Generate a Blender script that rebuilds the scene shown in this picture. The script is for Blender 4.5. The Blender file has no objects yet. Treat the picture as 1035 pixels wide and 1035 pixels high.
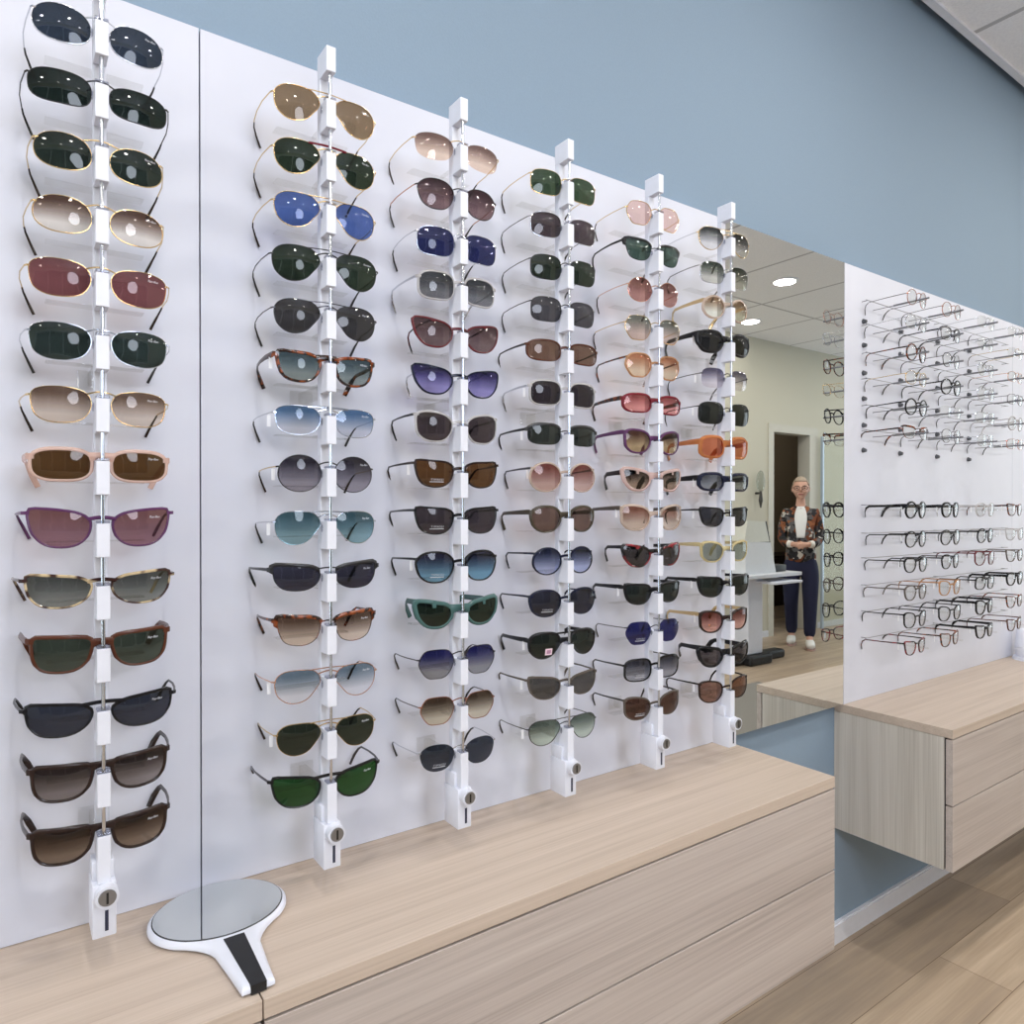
import bpy, bmesh, math, random
from mathutils import Vector, Matrix
from mathutils.bvhtree import BVHTree
random.seed(7)
S = bpy.context.scene
COL = S.collection
PI = math.pi

# ------------------------------------------------------------------ helpers
def lin(c):
    return tuple((v / 255 / 12.92) if v / 255 <= 0.04045 else ((v / 255 + 0.055) / 1.055) ** 2.4 for v in c)

def rgba(c):
    return (*lin(c), 1.0)

def link(o):
    COL.objects.link(o)
    return o

def obj(name, bm, mat=None, parent=None, smooth=True, angle=40):
    me = bpy.data.meshes.new(name)
    bmesh.ops.recalc_face_normals(bm, faces=bm.faces[:])
    bm.to_mesh(me)
    bm.free()
    if smooth:
        me.polygons.foreach_set('use_smooth', [True] * len(me.polygons))
        me.set_sharp_from_angle(angle=math.radians(angle))
    o = link(bpy.data.objects.new(name, me))
    if mat is not None:
        for m in (mat if isinstance(mat, (list, tuple)) else [mat]):
            me.materials.append(m)
    if parent is not None:
        o.parent = parent
    return o

def thing(name, label, cat, loc=(0, 0, 0), rz=0, group=None):
    o = link(bpy.data.objects.new(name, None))
    o.location = loc
    o.rotation_euler = (0, 0, rz)
    o.empty_display_size = 0.05
    return tag(o, label, cat, group)

def tag(o, label, cat, group=None):
    o['label'] = label
    o['category'] = cat
    if group:
        o['group'] = group
    return o

def structure(o):
    o['kind'] = 'structure'
    return o

def box(bm, x0, x1, y0, y1, z0, z1, bev=0, mi=0):
    r = bmesh.ops.create_cube(bm, size=1)
    vs = r['verts']
    for v in vs:
        v.co = Vector(((x0 + x1) / 2 + v.co.x * (x1 - x0), (y0 + y1) / 2 + v.co.y * (y1 - y0), (z0 + z1) / 2 + v.co.z * (z1 - z0)))
    fs = list({f for v in vs for f in v.link_faces})
    for f in fs:
        f.material_index = mi
    if bev:
        es = list({e for v in vs for e in v.link_edges})
        bmesh.ops.bevel(bm, geom=es, offset=bev, segments=2, affect='EDGES', profile=0.5)
    return bm

def B(*a, **k):
    return box(bmesh.new(), *a, **k)

def cyl(bm, p, q, r0, r1=None, n=20, mi=0):
    p, q = Vector(p), Vector(q)
    r1 = r0 if r1 is None else r1
    d = (q - p)
    m = d.to_track_quat('Z', 'Y').to_matrix().to_4x4()
    m.translation = (p + q) / 2
    r = bmesh.ops.create_cone(bm, cap_ends=True, segments=n, radius1=r0, radius2=r1, depth=d.length, matrix=m)
    for f in {f for v in r['verts'] for f in v.link_faces}:
        f.material_index = mi
    return bm

def sweep(bm, pts, prof, n=6, up=(0, 0, 1)):
    """tube along pts; prof[i] = (half width across, half height along up)"""
    pts = [Vector(p) for p in pts]
    up = Vector(up)
    rings = []
    for i, p in enumerate(pts):
        a = pts[max(0, i - 1)]
        b = pts[min(len(pts) - 1, i + 1)]
        t = (b - a).normalized()
        s = t.cross(up)
        if s.length < 1e-4:
            s = t.cross(Vector((0, 1, 0)))
        s.normalize()
        u = s.cross(t).normalized()
        w, h = prof[i] if isinstance(prof, list) else prof
        rings.append([bm.verts.new(p + s * (w * math.cos(2 * PI * (k + .5) / n)) * (1 / math.cos(PI / n) if n == 4 else 1)
                                   + u * (h * math.sin(2 * PI * (k + .5) / n)) * (1 / math.cos(PI / n) if n == 4 else 1)) for k in range(n)])
    for A, Bq in zip(rings, rings[1:]):
        for k in range(n):
            bm.faces.new((A[k], A[(k + 1) % n], Bq[(k + 1) % n], Bq[k]))
    bm.faces.new(rings[0])
    bm.faces.new(rings[-1][::-1])
    return bm

# ------------------------------------------------------------------ materials
MATS = {}
def newmat(key):
    m = bpy.data.materials.new(key)
    m.use_nodes = True
    nt = m.node_tree
    nt.nodes.clear()
    out = nt.nodes.new('ShaderNodeOutputMaterial')
    return m, nt, out

def plain(name, col, rough=0.5, metal=0.0, spec=0.5, bump=None):
    if name in MATS:
        return MATS[name]
    m, nt, out = newmat(name)
    p = nt.nodes.new('ShaderNodeBsdfPrincipled')
    p.inputs['Roughness'].default_value = rough
    p.inputs['Metallic'].default_value = metal
    p.inputs['Specular IOR Level'].default_value = spec
    tc = nt.nodes.new('ShaderNodeTexCoord')
    nz = nt.nodes.new('ShaderNodeTexNoise')
    nz.inputs['Scale'].default_value = bump[1] if bump else 40
    nt.links.new(tc.outputs['Object'], nz.inputs['Vector'])
    mx = nt.nodes.new('ShaderNodeMix')
    mx.data_type = 'RGBA'
    c = rgba(col)
    mx.inputs[6].default_value = tuple(v * .96 for v in c[:3]) + (1,)
    mx.inputs[7].default_value = tuple(min(1, v * 1.04) for v in c[:3]) + (1,)
    nt.links.new(nz.outputs['Fac'], mx.inputs[0])
    nt.links.new(mx.outputs[2], p.inputs['Base Color'])
    if bump:
        b = nt.nodes.new('ShaderNodeBump')
        b.inputs['Strength'].default_value = bump[0]
        b.inputs['Distance'].default_value = 0.002
        nt.links.new(nz.outputs['Fac'], b.inputs['Height'])
        nt.links.new(b.outputs['Normal'], p.inputs['Normal'])
    nt.links.new(p.outputs[0], out.inputs[0])
    MATS[name] = m
    return m

def emit(name, col, strength):
    m, nt, out = newmat(name)
    e = nt.nodes.new('ShaderNodeEmission')
    e.inputs[0].default_value = rgba(col)
    e.inputs[1].default_value = strength
    nt.links.new(e.outputs[0], out.inputs[0])
    return m

def seethrough(name, top, bottom=None, refl=1.0, ior=1.5, ramp=(0.25, 0.85)):
    """thin tinted sheet: coloured transparency under a Fresnel reflection; optional vertical gradient of the tint"""
    if name in MATS:
        return MATS[name]
    m, nt, out = newmat(name)
    tr = nt.nodes.new('ShaderNodeBsdfTransparent')
    if bottom is None:
        tr.inputs[0].default_value = (*top, 1)
    else:
        tc = nt.nodes.new('ShaderNodeTexCoord')
        sp = nt.nodes.new('ShaderNodeSeparateXYZ')
        nt.links.new(tc.outputs['Generated'], sp.inputs[0])
        cr = nt.nodes.new('ShaderNodeValToRGB')
        cr.color_ramp.elements[0].position = ramp[0]
        cr.color_ramp.elements[0].color = (*bottom, 1)
        cr.color_ramp.elements[1].position = ramp[1]
        cr.color_ramp.elements[1].color = (*top, 1)
        nt.links.new(sp.outputs[2], cr.inputs[0])
        nt.links.new(cr.outputs[0], tr.inputs[0])
    gl = nt.nodes.new('ShaderNodeBsdfGlossy')
    gl.inputs['Roughness'].default_value = 0.02
    fr = nt.nodes.new('ShaderNodeFresnel')
    gm = nt.nodes.new('ShaderNodeNewGeometry')      # thin sheet: the same reflectance from both sides
    mrg = nt.nodes.new('ShaderNodeMapRange')
    mrg.inputs[3].default_value = ior
    mrg.inputs[4].default_value = 1 / ior
    nt.links.new(gm.outputs['Backfacing'], mrg.inputs[0])
    nt.links.new(mrg.outputs[0], fr.inputs[0])
    ml = nt.nodes.new('ShaderNodeMath')
    ml.operation = 'MULTIPLY'
    ml.inputs[1].default_value = refl
    nt.links.new(fr.outputs[0], ml.inputs[0])
    mx = nt.nodes.new('ShaderNodeMixShader')
    nt.links.new(ml.outputs[0], mx.inputs[0])
    nt.links.new(tr.outputs[0], mx.inputs[1])
    nt.links.new(gl.outputs[0], mx.inputs[2])
    nt.links.new(mx.outputs[0], out.inputs[0])
    MATS[name] = m
    return m

def tint(c):
    """apparent lens colour over the white panel -> tint of ONE of the two lens faces"""
    l = lin(c)
    g = .3 * l[0] + .55 * l[1] + .15 * l[2]
    return tuple(max(0.004, min(1, (v * .86 + g * .14 - 0.006) / 0.62)) ** 0.5 for v in l)

def lensmat(top, bottom=None):
    key = 'lens_tint_%d_%d_%d' % top + ('_%d_%d_%d' % bottom if bottom else '')
    return seethrough(key, tint(top), tint(bottom) if bottom else None, refl=0.8)

def tortoise(name, dark, light, scale=90):
    if name in MATS:
        return MATS[name]
    m, nt, out = newmat(name)
    p = nt.nodes.new('ShaderNodeBsdfPrincipled')
    p.inputs['Roughness'].default_value = 0.15
    tc = nt.nodes.new('ShaderNodeTexCoord')
    nz = nt.nodes.new('ShaderNodeTexNoise')
    nz.inputs['Scale'].default_value = scale
    nz.inputs['Detail'].default_value = 1
    nt.links.new(tc.outputs['Object'], nz.inputs['Vector'])
    cr = nt.nodes.new('ShaderNodeValToRGB')
    cr.color_ramp.elements[0].position = .47
    cr.color_ramp.elements[0].color = rgba(dark)
    cr.color_ramp.elements[1].position = .62
    cr.color_ramp.elements[1].color = rgba(light)
    nt.links.new(nz.outputs['Fac'], cr.inputs[0])
    nt.links.new(cr.outputs[0], p.inputs['Base Color'])
    nt.links.new(p.outputs[0], out.inputs[0])
    MATS[name] = m
    return m

def clearplastic(c):
    key = 'clear_acetate_%d_%d_%d' % c
    if key in MATS:
        return MATS[key]
    m, nt, out = newmat(key)
    tr = nt.nodes.new('ShaderNodeBsdfTransparent')
    l = lin(c)
    tr.inputs[0].default_value = (*[min(1, v ** .5) for v in l], 1)
    p = nt.nodes.new('ShaderNodeBsdfPrincipled')
    p.inputs['Base Color'].default_value = (*l, 1)
    p.inputs['Roughness'].default_value = .12
    mx = nt.nodes.new('ShaderNodeMixShader')
    mx.inputs[0].default_value = .5
    nt.links.new(tr.outputs[0], mx.inputs[1])
    nt.links.new(p.outputs[0], mx.inputs[2])
    nt.links.new(mx.outputs[0], out.inputs[0])
    MATS[key] = m
    return m

def wood(name, base, dark, light, axis=0, rough=.45):
    """light oak laminate, grain along world axis"""
    m, nt, out = newmat(name)
    p = nt.nodes.new('ShaderNodeBsdfPrincipled')
    p.inputs['Roughness'].default_value = rough
    p.inputs['Specular IOR Level'].default_value = .35
    geo = nt.nodes.new('ShaderNodeNewGeometry')
    cols = []
    for k, (sa, sc, det) in enumerate(((1.1, 46, 3), (3.2, 260, 3), (.7, 9, 2))):
        mp = nt.nodes.new('ShaderNodeMapping')
        v = [sc, sc, sc]
        v[axis] = sa
        mp.inputs['Scale'].default_value = v
        nt.links.new(geo.outputs['Position'], mp.inputs[0])
        nz = nt.nodes.new('ShaderNodeTexNoise')
        nz.inputs['Scale'].default_value = 1
        nz.inputs['Detail'].default_value = det
        nz.inputs['Distortion'].default_value = .25 if k == 0 else 0
        nt.links.new(mp.outputs[0], nz.inputs['Vector'])
        cols.append(nz)
    a = nt.nodes.new('ShaderNodeMath'); a.operation = 'MULTIPLY_ADD'
    nt.links.new(cols[1].outputs['Fac'], a.inputs[0]); a.inputs[1].default_value = .95
    nt.links.new(cols[0].outputs['Fac'], a.inputs[2])
    b = nt.nodes.new('ShaderNodeMath'); b.operation = 'MULTIPLY_ADD'
    nt.links.new(cols[2].outputs['Fac'], b.inputs[0]); b.inputs[1].default_value = .45
    nt.links.new(a.outputs[0], b.inputs[2])
    mr = nt.nodes.new('ShaderNodeMapRange')
    mr.inputs[1].default_value = .80; mr.inputs[2].default_value = 1.6
    nt.links.new(b.outputs[0], mr.inputs[0])
    cr = nt.nodes.new('ShaderNodeValToRGB')
    cr.color_ramp.elements[0].color = rgba(dark)
    cr.color_ramp.elements[1].color = rgba(light)
    e = cr.color_ramp.elements.new(.5); e.color = rgba(base)
    nt.links.new(mr.outputs[0], cr.inputs[0])
    nt.links.new(cr.outputs[0], p.inputs['Base Color'])
    nt.links.new(p.outputs[0], out.inputs[0])
    return m

def plank_floor():
    m, nt, out = newmat('oak_plank_floor')
    p = nt.nodes.new('ShaderNodeBsdfPrincipled')
    geo = nt.nodes.new('ShaderNodeNewGeometry')
    br = nt.nodes.new('ShaderNodeTexBrick')
    br.inputs['Scale'].default_value = 1
    br.inputs['Brick Width'].default_value = 1.38
    br.inputs['Row Height'].default_value = .19
    br.inputs['Mortar Size'].default_value = .0011
    br.inputs['Mortar Smooth'].default_value = .3
    br.inputs['Bias'].default_value = 0
    br.inputs['Color1'].default_value = (0, 0, 0, 1)
    br.inputs['Color2'].default_value = (1, 1, 1, 1)
    br.inputs['Mortar'].default_value = (.1, .1, .1, 1)
    br.offset = .37
    nt.links.new(geo.outputs['Position'], br.inputs['Vector'])
    mp = nt.nodes.new('ShaderNodeMapping')
    mp.inputs['Scale'].default_value = (1.2, 14, 1)
    nt.links.new(geo.outputs['Position'], mp.inputs[0])
    nz = nt.nodes.new('ShaderNodeTexNoise')
    nz.inputs['Scale'].default_value = 1; nz.inputs['Detail'].default_value = 5; nz.inputs['Distortion'].default_value = 1.2
    nt.links.new(mp.outputs[0], nz.inputs['Vector'])
    mp2 = nt.nodes.new('ShaderNodeMapping')
    mp2.inputs['Scale'].default_value = (4, 150, 1)
    nt.links.new(geo.outputs['Position'], mp2.inputs[0])
    nz2 = nt.nodes.new('ShaderNodeTexNoise')
    nz2.inputs['Scale'].default_value = 1
    nt.links.new(mp2.outputs[0], nz2.inputs['Vector'])
    a = nt.nodes.new('ShaderNodeMath'); a.operation = 'MULTIPLY_ADD'
    nt.links.new(br.outputs['Color'], a.inputs[0]); a.inputs[1].default_value = .32
    nt.links.new(nz.outputs['Fac'], a.inputs[2])
    b = nt.nodes.new('ShaderNodeMath'); b.operation = 'MULTIPLY_ADD'
    nt.links.new(nz2.outputs['Fac'], b.inputs[0]); b.inputs[1].default_value = .3
    nt.links.new(a.outputs[0], b.inputs[2])
    mr = nt.nodes.new('ShaderNodeMapRange')
    mr.inputs[1].default_value = .45; mr.inputs[2].default_value = 1.25
    nt.links.new(b.outputs[0], mr.inputs[0])
    cr = nt.nodes.new('ShaderNodeValToRGB')
    cr.color_ramp.elements[0].color = rgba((146, 130, 115))
    cr.color_ramp.elements[1].color = rgba((210, 190, 166))
    e = cr.color_ramp.elements.new(.5); e.color = rgba((174, 154, 132))
    nt.links.new(mr.outputs[0], cr.inputs[0])
    mx = nt.nodes.new('ShaderNodeMix'); mx.data_type = 'RGBA'
    nt.links.new(br.outputs['Fac'], mx.inputs[0])
    nt.links.new(cr.outputs[0], mx.inputs[6])
    mx.inputs[7].default_value = rgba((105, 84, 66))
    nt.links.new(mx.outputs[2], p.inputs['Base Color'])
    p.inputs['Roughness'].default_value = .42
    bp = nt.nodes.new('ShaderNodeBump'); bp.inputs['Strength'].default_value = .08
    nt.links.new(nz2.outputs['Fac'], bp.inputs['Height'])
    nt.links.new(bp.outputs[0], p.inputs['Normal'])
    nt.links.new(p.outputs[0], out.inputs[0])
    return m

def tile_ceiling():
    m, nt, out = newmat('mineral_fibre_ceiling')
    p = nt.nodes.new('ShaderNodeBsdfPrincipled')
    p.inputs['Roughness'].default_value = .9
    p.inputs['Specular IOR Level'].default_value = .1
    geo = nt.nodes.new('ShaderNodeNewGeometry')
    sp = nt.nodes.new('ShaderNodeSeparateXYZ')
    nt.links.new(geo.outputs['Position'], sp.inputs[0])
    masks = []
    for ax, off, per in ((0, 2.880, .785), (1, -2.55, 1.57)):
        s = nt.nodes.new('ShaderNodeMath'); s.operation = 'SUBTRACT'
        nt.links.new(sp.outputs[ax], s.inputs[0]); s.inputs[1].default_value = off - 10 * per
        q = nt.nodes.new('ShaderNodeMath'); q.operation = 'PINGPONG'
        nt.links.new(s.outputs[0], q.inputs[0]); q.inputs[1].default_value = per / 2
        l = nt.nodes.new('ShaderNodeMath'); l.operation = 'LESS_THAN'
        nt.links.new(q.outputs[0], l.inputs[0]); l.inputs[1].default_value = .011
        masks.append(l)
    mxm = nt.nodes.new('ShaderNodeMath'); mxm.operation = 'MAXIMUM'
    nt.links.new(masks[0].outputs[0], mxm.inputs[0]); nt.links.new(masks[1].outputs[0], mxm.inputs[1])
    nz = nt.nodes.new('ShaderNodeTexNoise'); nz.inputs['Scale'].default_value = 140
    nt.links.new(geo.outputs['Position'], nz.inputs['Vector'])
    cr = nt.nodes.new('ShaderNodeValToRGB')
    cr.color_ramp.elements[0].position = .35; cr.color_ramp.elements[0].color = rgba((236, 236, 240))
    cr.color_ramp.elements[1].position = .6; cr.color_ramp.elements[1].color = rgba((243, 243, 246))
    nt.links.new(nz.outputs['Fac'], cr.inputs[0])
    mx = nt.nodes.new('ShaderNodeMix'); mx.data_type = 'RGBA'
    nt.links.new(mxm.outputs[0], mx.inputs[0]); nt.links.new(cr.outputs[0], mx.inputs[6])
    mx.inputs[7].default_value = rgba((186, 186, 190))
    nt.links.new(mx.outputs[2], p.inputs['Base Color'])
    nt.links.new(p.outputs[0], out.inputs[0])
    return m

def panel_mat():
    m, nt, out = newmat('white_display_panel')
    p = nt.nodes.new('ShaderNodeBsdfPrincipled')
    p.inputs['Roughness'].default_value = .4
    p.inputs['Specular IOR Level'].default_value = .3
    geo = nt.nodes.new('ShaderNodeNewGeometry')
    nz = nt.nodes.new('ShaderNodeTexNoise'); nz.inputs['Scale'].default_value = 3.5; nz.inputs['Detail'].default_value = 4
    nt.links.new(geo.outputs['Position'], nz.inputs['Vector'])
    cr = nt.nodes.new('ShaderNodeValToRGB')
    cr.color_ramp.elements[0].position = .3; cr.color_ramp.elements[0].color = rgba((208, 211, 224))
    cr.color_ramp.elements[1].position = .7; cr.color_ramp.elements[1].color = rgba((217, 220, 232))
    nt.links.new(nz.outputs['Fac'], cr.inputs[0])
    nt.links.new(cr.outputs[0], p.inputs['Base Color'])
    nt.links.new(p.outputs[0], out.inputs[0])
    return m

def jacket_mat():
    m, nt, out = newmat('patterned_jacket_cloth')
    p = nt.nodes.new('ShaderNodeBsdfPrincipled'); p.inputs['Roughness'].default_value = .85
    tc = nt.nodes.new('ShaderNodeTexCoord')
    nz = nt.nodes.new('ShaderNodeTexNoise'); nz.inputs['Scale'].default_value = 14
    nt.links.new(tc.outputs['Object'], nz.inputs['Vector'])
    ad = nt.nodes.new('ShaderNodeMix'); ad.data_type = 'VECTOR'; ad.inputs[0].default_value = .16
    nt.links.new(tc.outputs['Object'], ad.inputs[4]); nt.links.new(nz.outputs['Color'], ad.inputs[5])
    vo = nt.nodes.new('ShaderNodeTexVoronoi'); vo.inputs['Scale'].default_value = 24
    nt.links.new(ad.outputs[1], vo.inputs['Vector'])
    sx = nt.nodes.new('ShaderNodeSeparateColor'); nt.links.new(vo.outputs['Color'], sx.inputs[0])
    cr = nt.nodes.new('ShaderNodeValToRGB'); cr.color_ramp.interpolation = 'CONSTANT'
    els = [(0, (40, 38, 42)), (.28, (92, 90, 92)), (.45, (120, 66, 40)), (.62, (30, 27, 28)), (.76, (206, 200, 192)), (.88, (150, 92, 58))]
    cr.color_ramp.elements[0].color = rgba(els[0][1])
    cr.color_ramp.elements[1].position = els[1][0]; cr.color_ramp.elements[1].color = rgba(els[1][1])
    for q, c in els[2:]:
        e = cr.color_ramp.elements.new(q); e.color = rgba(c)
    nt.links.new(sx.outputs[0], cr.inputs[0])
    nt.links.new(cr.outputs[0], p.inputs['Base Color'])
    nt.links.new(p.outputs[0], out.inputs[0])
    return m

def mirror_mat():
    m, nt, out = newmat('silvered_mirror')
    g = nt.nodes.new('ShaderNodeBsdfGlossy')
    g.inputs['Roughness'].default_value = 0
    g.inputs['Color'].default_value = (.85, .87, .85, 1)
    nt.links.new(g.outputs[0], out.inputs[0])
    return m

M_PANEL = panel_mat()
M_EDGE = plain('panel_edge_grey', (120, 122, 128), .6)
M_BLUE = plain('blue_grey_wall_paint', (134, 154, 173), .85, bump=(.12, 260))
M_CREAM = plain('cream_wall_paint', (206, 202, 186), .85, bump=(.08, 200))
M_TAN = plain('tan_back_room_wall', (176, 160, 138), .9)
M_WHITE = plain('white_plastic', (224, 227, 238), .4)
M_TRIM = plain('white_lacquer_trim', (226, 228, 236), .4)
M_CHROME = plain('chrome', (210, 213, 220), .12, 1)
M_STEEL = plain('lock_steel', (150, 152, 156), .35, 1)
M_BLACK = plain('matt_black', (22, 22, 25), .5)
M_SLOT = plain('slot_dark', (40, 42, 66), .6)
M_GAP = plain('shadow_gap_black', (18, 18, 20), .9)
M_WOODX = wood('oak_laminate_lengthwise', (192, 176, 161), (177, 160, 145), (203, 187, 173), 0)
M_WOODF = wood('oak_laminate_drawer_front', (184, 173, 166), (165, 154, 147), (196, 186, 179), 0)
M_WOODZ = wood('oak_laminate_side_lightened', (202, 196, 187), (178, 171, 161), (216, 211, 203), 2)  # same laminate, base lightened: light on the cabinet sides put into the colour
M_FLOOR = plank_floor()
M_CEIL = tile_ceiling()
M_MIRROR = mirror_mat()
M_ACRYL = seethrough('clear_acrylic', (.97, .97, .965), None, refl=.8)
M_PAD = seethrough('silicone_pad', (.75, .76, .8), None, refl=.8)
M_DEMO = seethrough('clear_demo_lens', (.96, .965, .96), None, refl=1.0)
M_GLASS = seethrough('window_glass', (.97, .985, .98), None, refl=1.0)
M_TAG = plain('tag_card_white', (240, 242, 248), .6)
M_LETTER = plain('white_lens_lettering', (190, 193, 200), .5)

# ------------------------------------------------------------------ room
ZC, ZW = 3.06, .734          # ceiling height, worktop height
YW = .03                     # blue wall face
YO = -3.32                   # face of the wall opposite
X0, X1 = -6.5, 9.6

structure(obj('floor', B(X0 - .1, X1 + 1.1, -5.3, YW + .12, -.1, 0), M_FLOOR, smooth=False))
structure(obj('ceiling', B(X0 - .1, X1 + 1.1, -5.3, YW - .030, ZC, ZC + .1), M_CEIL, smooth=False))
structure(obj('wall_back', B(X0 - .1, X1 + .1, YW, YW + .12, 0, ZC + .1), M_BLUE, smooth=False))
structure(obj('trim_1', B(X0, X1, YW - .056, YW - .0305, ZC - .012, ZC - .0005), M_TRIM, smooth=False))
# opposite wall with the shop window and the doorway cut out
DX0, DX1, DH = 6.50, 7.16, 2.13
WX0, WX1, WZ0, WZ1 = -3.0, 2.3, .35, 2.75
bm = bmesh.new()
T0, T1 = YO - .12, YO
for a in ((X0, WX0, 0, ZC), (WX0, WX1, 0, WZ0), (WX0, WX1, WZ1, ZC), (WX1, DX0, 0, ZC), (DX0, DX1, DH, ZC), (DX1, X1, 0, ZC)):
    box(bm, a[0], a[1], T0, T1, a[2], a[3])
structure(obj('wall_front', bm, M_CREAM, smooth=False))
bm = bmesh.new()
for a in ((T0, -2.9, 0, ZC), (-2.9, -.4, 0, .1), (-2.9, -.4, 2.85, ZC), (-.4, YW, 0, ZC)):
    box(bm, X1, X1 + .1, a[0], a[1], a[2], a[3])
structure(obj('wall_right', bm, M_CREAM, smooth=False))
w3 = structure(link(bpy.data.objects.new('added_window_3', None)))  # unseen window added at the right end to brighten panels and ceiling
f = bmesh.new()
for a in ((-2.9, -.4, .1, .16), (-2.9, -.4, 2.79, 2.85), (-2.9, -2.84, .16, 2.79), (-.46, -.4, .16, 2.79), (-1.68, -1.62, .16, 2.79)):
    box(f, X1 + .01, X1 + .09, a[0], a[1], a[2], a[3])
structure(obj('window_frame', f, M_TRIM, w3, smooth=False))
structure(obj('window_pane', B(X1 + .046, X1 + .054, -2.88, -.42, .12, 2.83), M_GLASS, w3, smooth=False))
# left end wall with glazing
bm = bmesh.new()
for a in ((-5.3, -3.1, 0, ZC), (-3.1, -.5, 0, .1), (-3.1, -.5, 2.85, ZC), (-.5, YW, 0, ZC)):
    box(bm, X0 - .1, X0, a[0], a[1], a[2], a[3])
structure(obj('wall_left', bm, M_CREAM, smooth=False))
# windows
def window_y(name, x0, x1, z0, z1, y, n):
    w = structure(link(bpy.data.objects.new(name, None)))
    f = bmesh.new()
    for a in ((x0, x1, z0, z0 + .06), (x0, x1, z1 - .06, z1)):
        box(f, a[0], a[1], y - .05, y + .03, a[2], a[3])
    for i in range(n + 1):
        xx = x0 + .03 + (x1 - x0 - .06) * i / n
        box(f, xx - .03, xx + .03, y - .05, y + .03, z0 + .06, z1 - .06)
    structure(obj('window_frame', f, M_TRIM, w, smooth=False))
    structure(obj('window_pane', B(x0 + .02, x1 - .02, y - .014, y - .006, z0 + .02, z1 - .02), M_GLASS, w, smooth=False))
window_y('window_1', WX0, WX1, WZ0, WZ1, YO - .06, 4)
w2 = structure(link(bpy.data.objects.new('window_2', None)))
f = bmesh.new()
for a in ((-3.1, -.5, .1, .16), (-3.1, -.5, 2.79, 2.85), (-3.1, -3.04, .16, 2.79), (-.56, -.5, .16, 2.79), (-1.83, -1.77, .16, 2.79)):
    box(f, X0 - .09, X0 - .01, a[0], a[1], a[2], a[3])
structure(obj('window_frame', f, M_TRIM, w2, smooth=False))
structure(obj('window_pane', B(X0 - .054, X0 - .046, -3.08, -.52, .12, 2.83), M_GLASS, w2, smooth=False))
# back room behind the doorway
bm = bmesh.new()
box(bm, 5.6, 10.5, -5.3, -5.2, 0, ZC); box(bm, 5.5, 5.6, -5.3, T0, 0, ZC); box(bm, 10.5, 10.6, -5.3, T0, 0, ZC); box(bm, X1 + .1, 10.5, T0, T0 + .1, 0, ZC)
structure(obj('wall_rear_room', bm, M_TAN, smooth=False))
bm = bmesh.new()
box(bm, DX0 - .08, DX0 + .006, T0 - .01, T1 + .015, 0, DH + .08); box(bm, DX1 - .006, DX1 + .15, T0 - .01, T1 + .015, 0, DH + .08)
box(bm, DX0 + .006, DX1 - .006, T0 - .01, T1 + .015, DH - .006, DH + .08)
structure(obj('trim_2', bm, plain('cream_lacquer', (204, 200, 188), .5), smooth=False))
# baseboards
def baseb(name, x0, x1, y0, y1):
    bm = bmesh.new()
    box(bm, x0, x1, y0, y1, 0, .056)
    yf = y1 if y0 > -1 else y0
    box(bm, x0, x1, y0 + (.004 if y0 > -1 else 0), y1 - (0 if y0 > -1 else .004), .056, .062)
    return structure(obj(name, bm, M_TRIM, smooth=False))
baseb('baseboard_back', X0, X1, YW - .013, YW)
baseb('baseboard_front', WX1, DX0 - .08, YO, YO + .013)
baseb('baseboard_far', DX1 + .15, X1, YO, YO + .013)

# ------------------------------------------------------------------ panels, mirror, cabinets
UA, UB, UC, UD = .2436, 1.494, 2.061, 3.294
PT = 2.068
def panel(x0, x1, label):
    o = thing('display_board', label, 'wall panel', ((x0 + x1) / 2, 0, ZW), group='white wall display panels')
    w = (x1 - x0) / 2 - .0012
    obj('board', B(-w, w, 0.0, .027, .001, PT - ZW), M_PANEL, o, smooth=False)
    return o
panel(-.96, UA, 'tall white display panel behind the first rod of sunglasses, left of the seam')
panel(UA, UB, 'wide white display panel behind five rods of sunglasses above the oak cabinet')
panel(UC, UD, 'white display panel carrying twelve rows of clear-lens spectacles, right of the mirror')
panel(UD, 4.50, 'white display panel cut off by the right edge of the photo')
mr = thing('wall_mirror', 'tall frameless mirror between the white panels reflecting a person', 'mirror', ((UB + UC) / 2, 0, ZW))
hw = (UC - UB) / 2 - .001
obj('mirror_glass', B(-hw, hw, 0.0, .004, .001, PT - ZW), M_MIRROR, mr, smooth=False)
obj('backing', B(-hw, hw, .0042, .027, .001, PT - ZW), M_EDGE, mr, smooth=False)

DEP = .306
ZB = .351
def cabinet(x0, x1, label, splits):
    c = thing('drawer_cabinet', label, 'cabinet', ((x0 + x1) / 2, 0, ZB), group='wall-hung oak drawer cabinets')
    cx = (x0 + x1) / 2
    hx = (x1 - x0) / 2
    zt = ZW - .024 - ZB
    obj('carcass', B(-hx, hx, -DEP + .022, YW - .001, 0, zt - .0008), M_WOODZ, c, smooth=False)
    zm = .5275 - ZB
    xs = [x0] + splits + [x1]
    for a, b in zip(xs, xs[1:]):
        for z0, z1 in ((0.0, zm - .002), (zm + .002, zt - .004)):
            obj('drawer', B(a - cx + .001, b - cx - .001, -DEP, -DEP + .018, z0, z1, bev=.0008), M_WOODF, c, smooth=False)
    obj('reveal', B(-hx + .004, hx - .004, -DEP + .0185, -DEP + .0215, .004, zt - .002), M_GAP, c, smooth=False)
    return c
def worktop(x0, x1, label):
    return tag(obj('worktop', B(x0, x1, -DEP, YW - .001, ZW - .024, ZW, bev=.0008), M_WOODX, smooth=False), label, 'worktop', 'oak worktops on the cabinets')
SX = .25
cabinet(-.96, SX - .001, 'oak drawer cabinet at the lower left, under the white hand mirror side', [])
cabinet(SX + .001, UB, 'long oak drawer cabinet with two drawers below the five rods', [])
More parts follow.
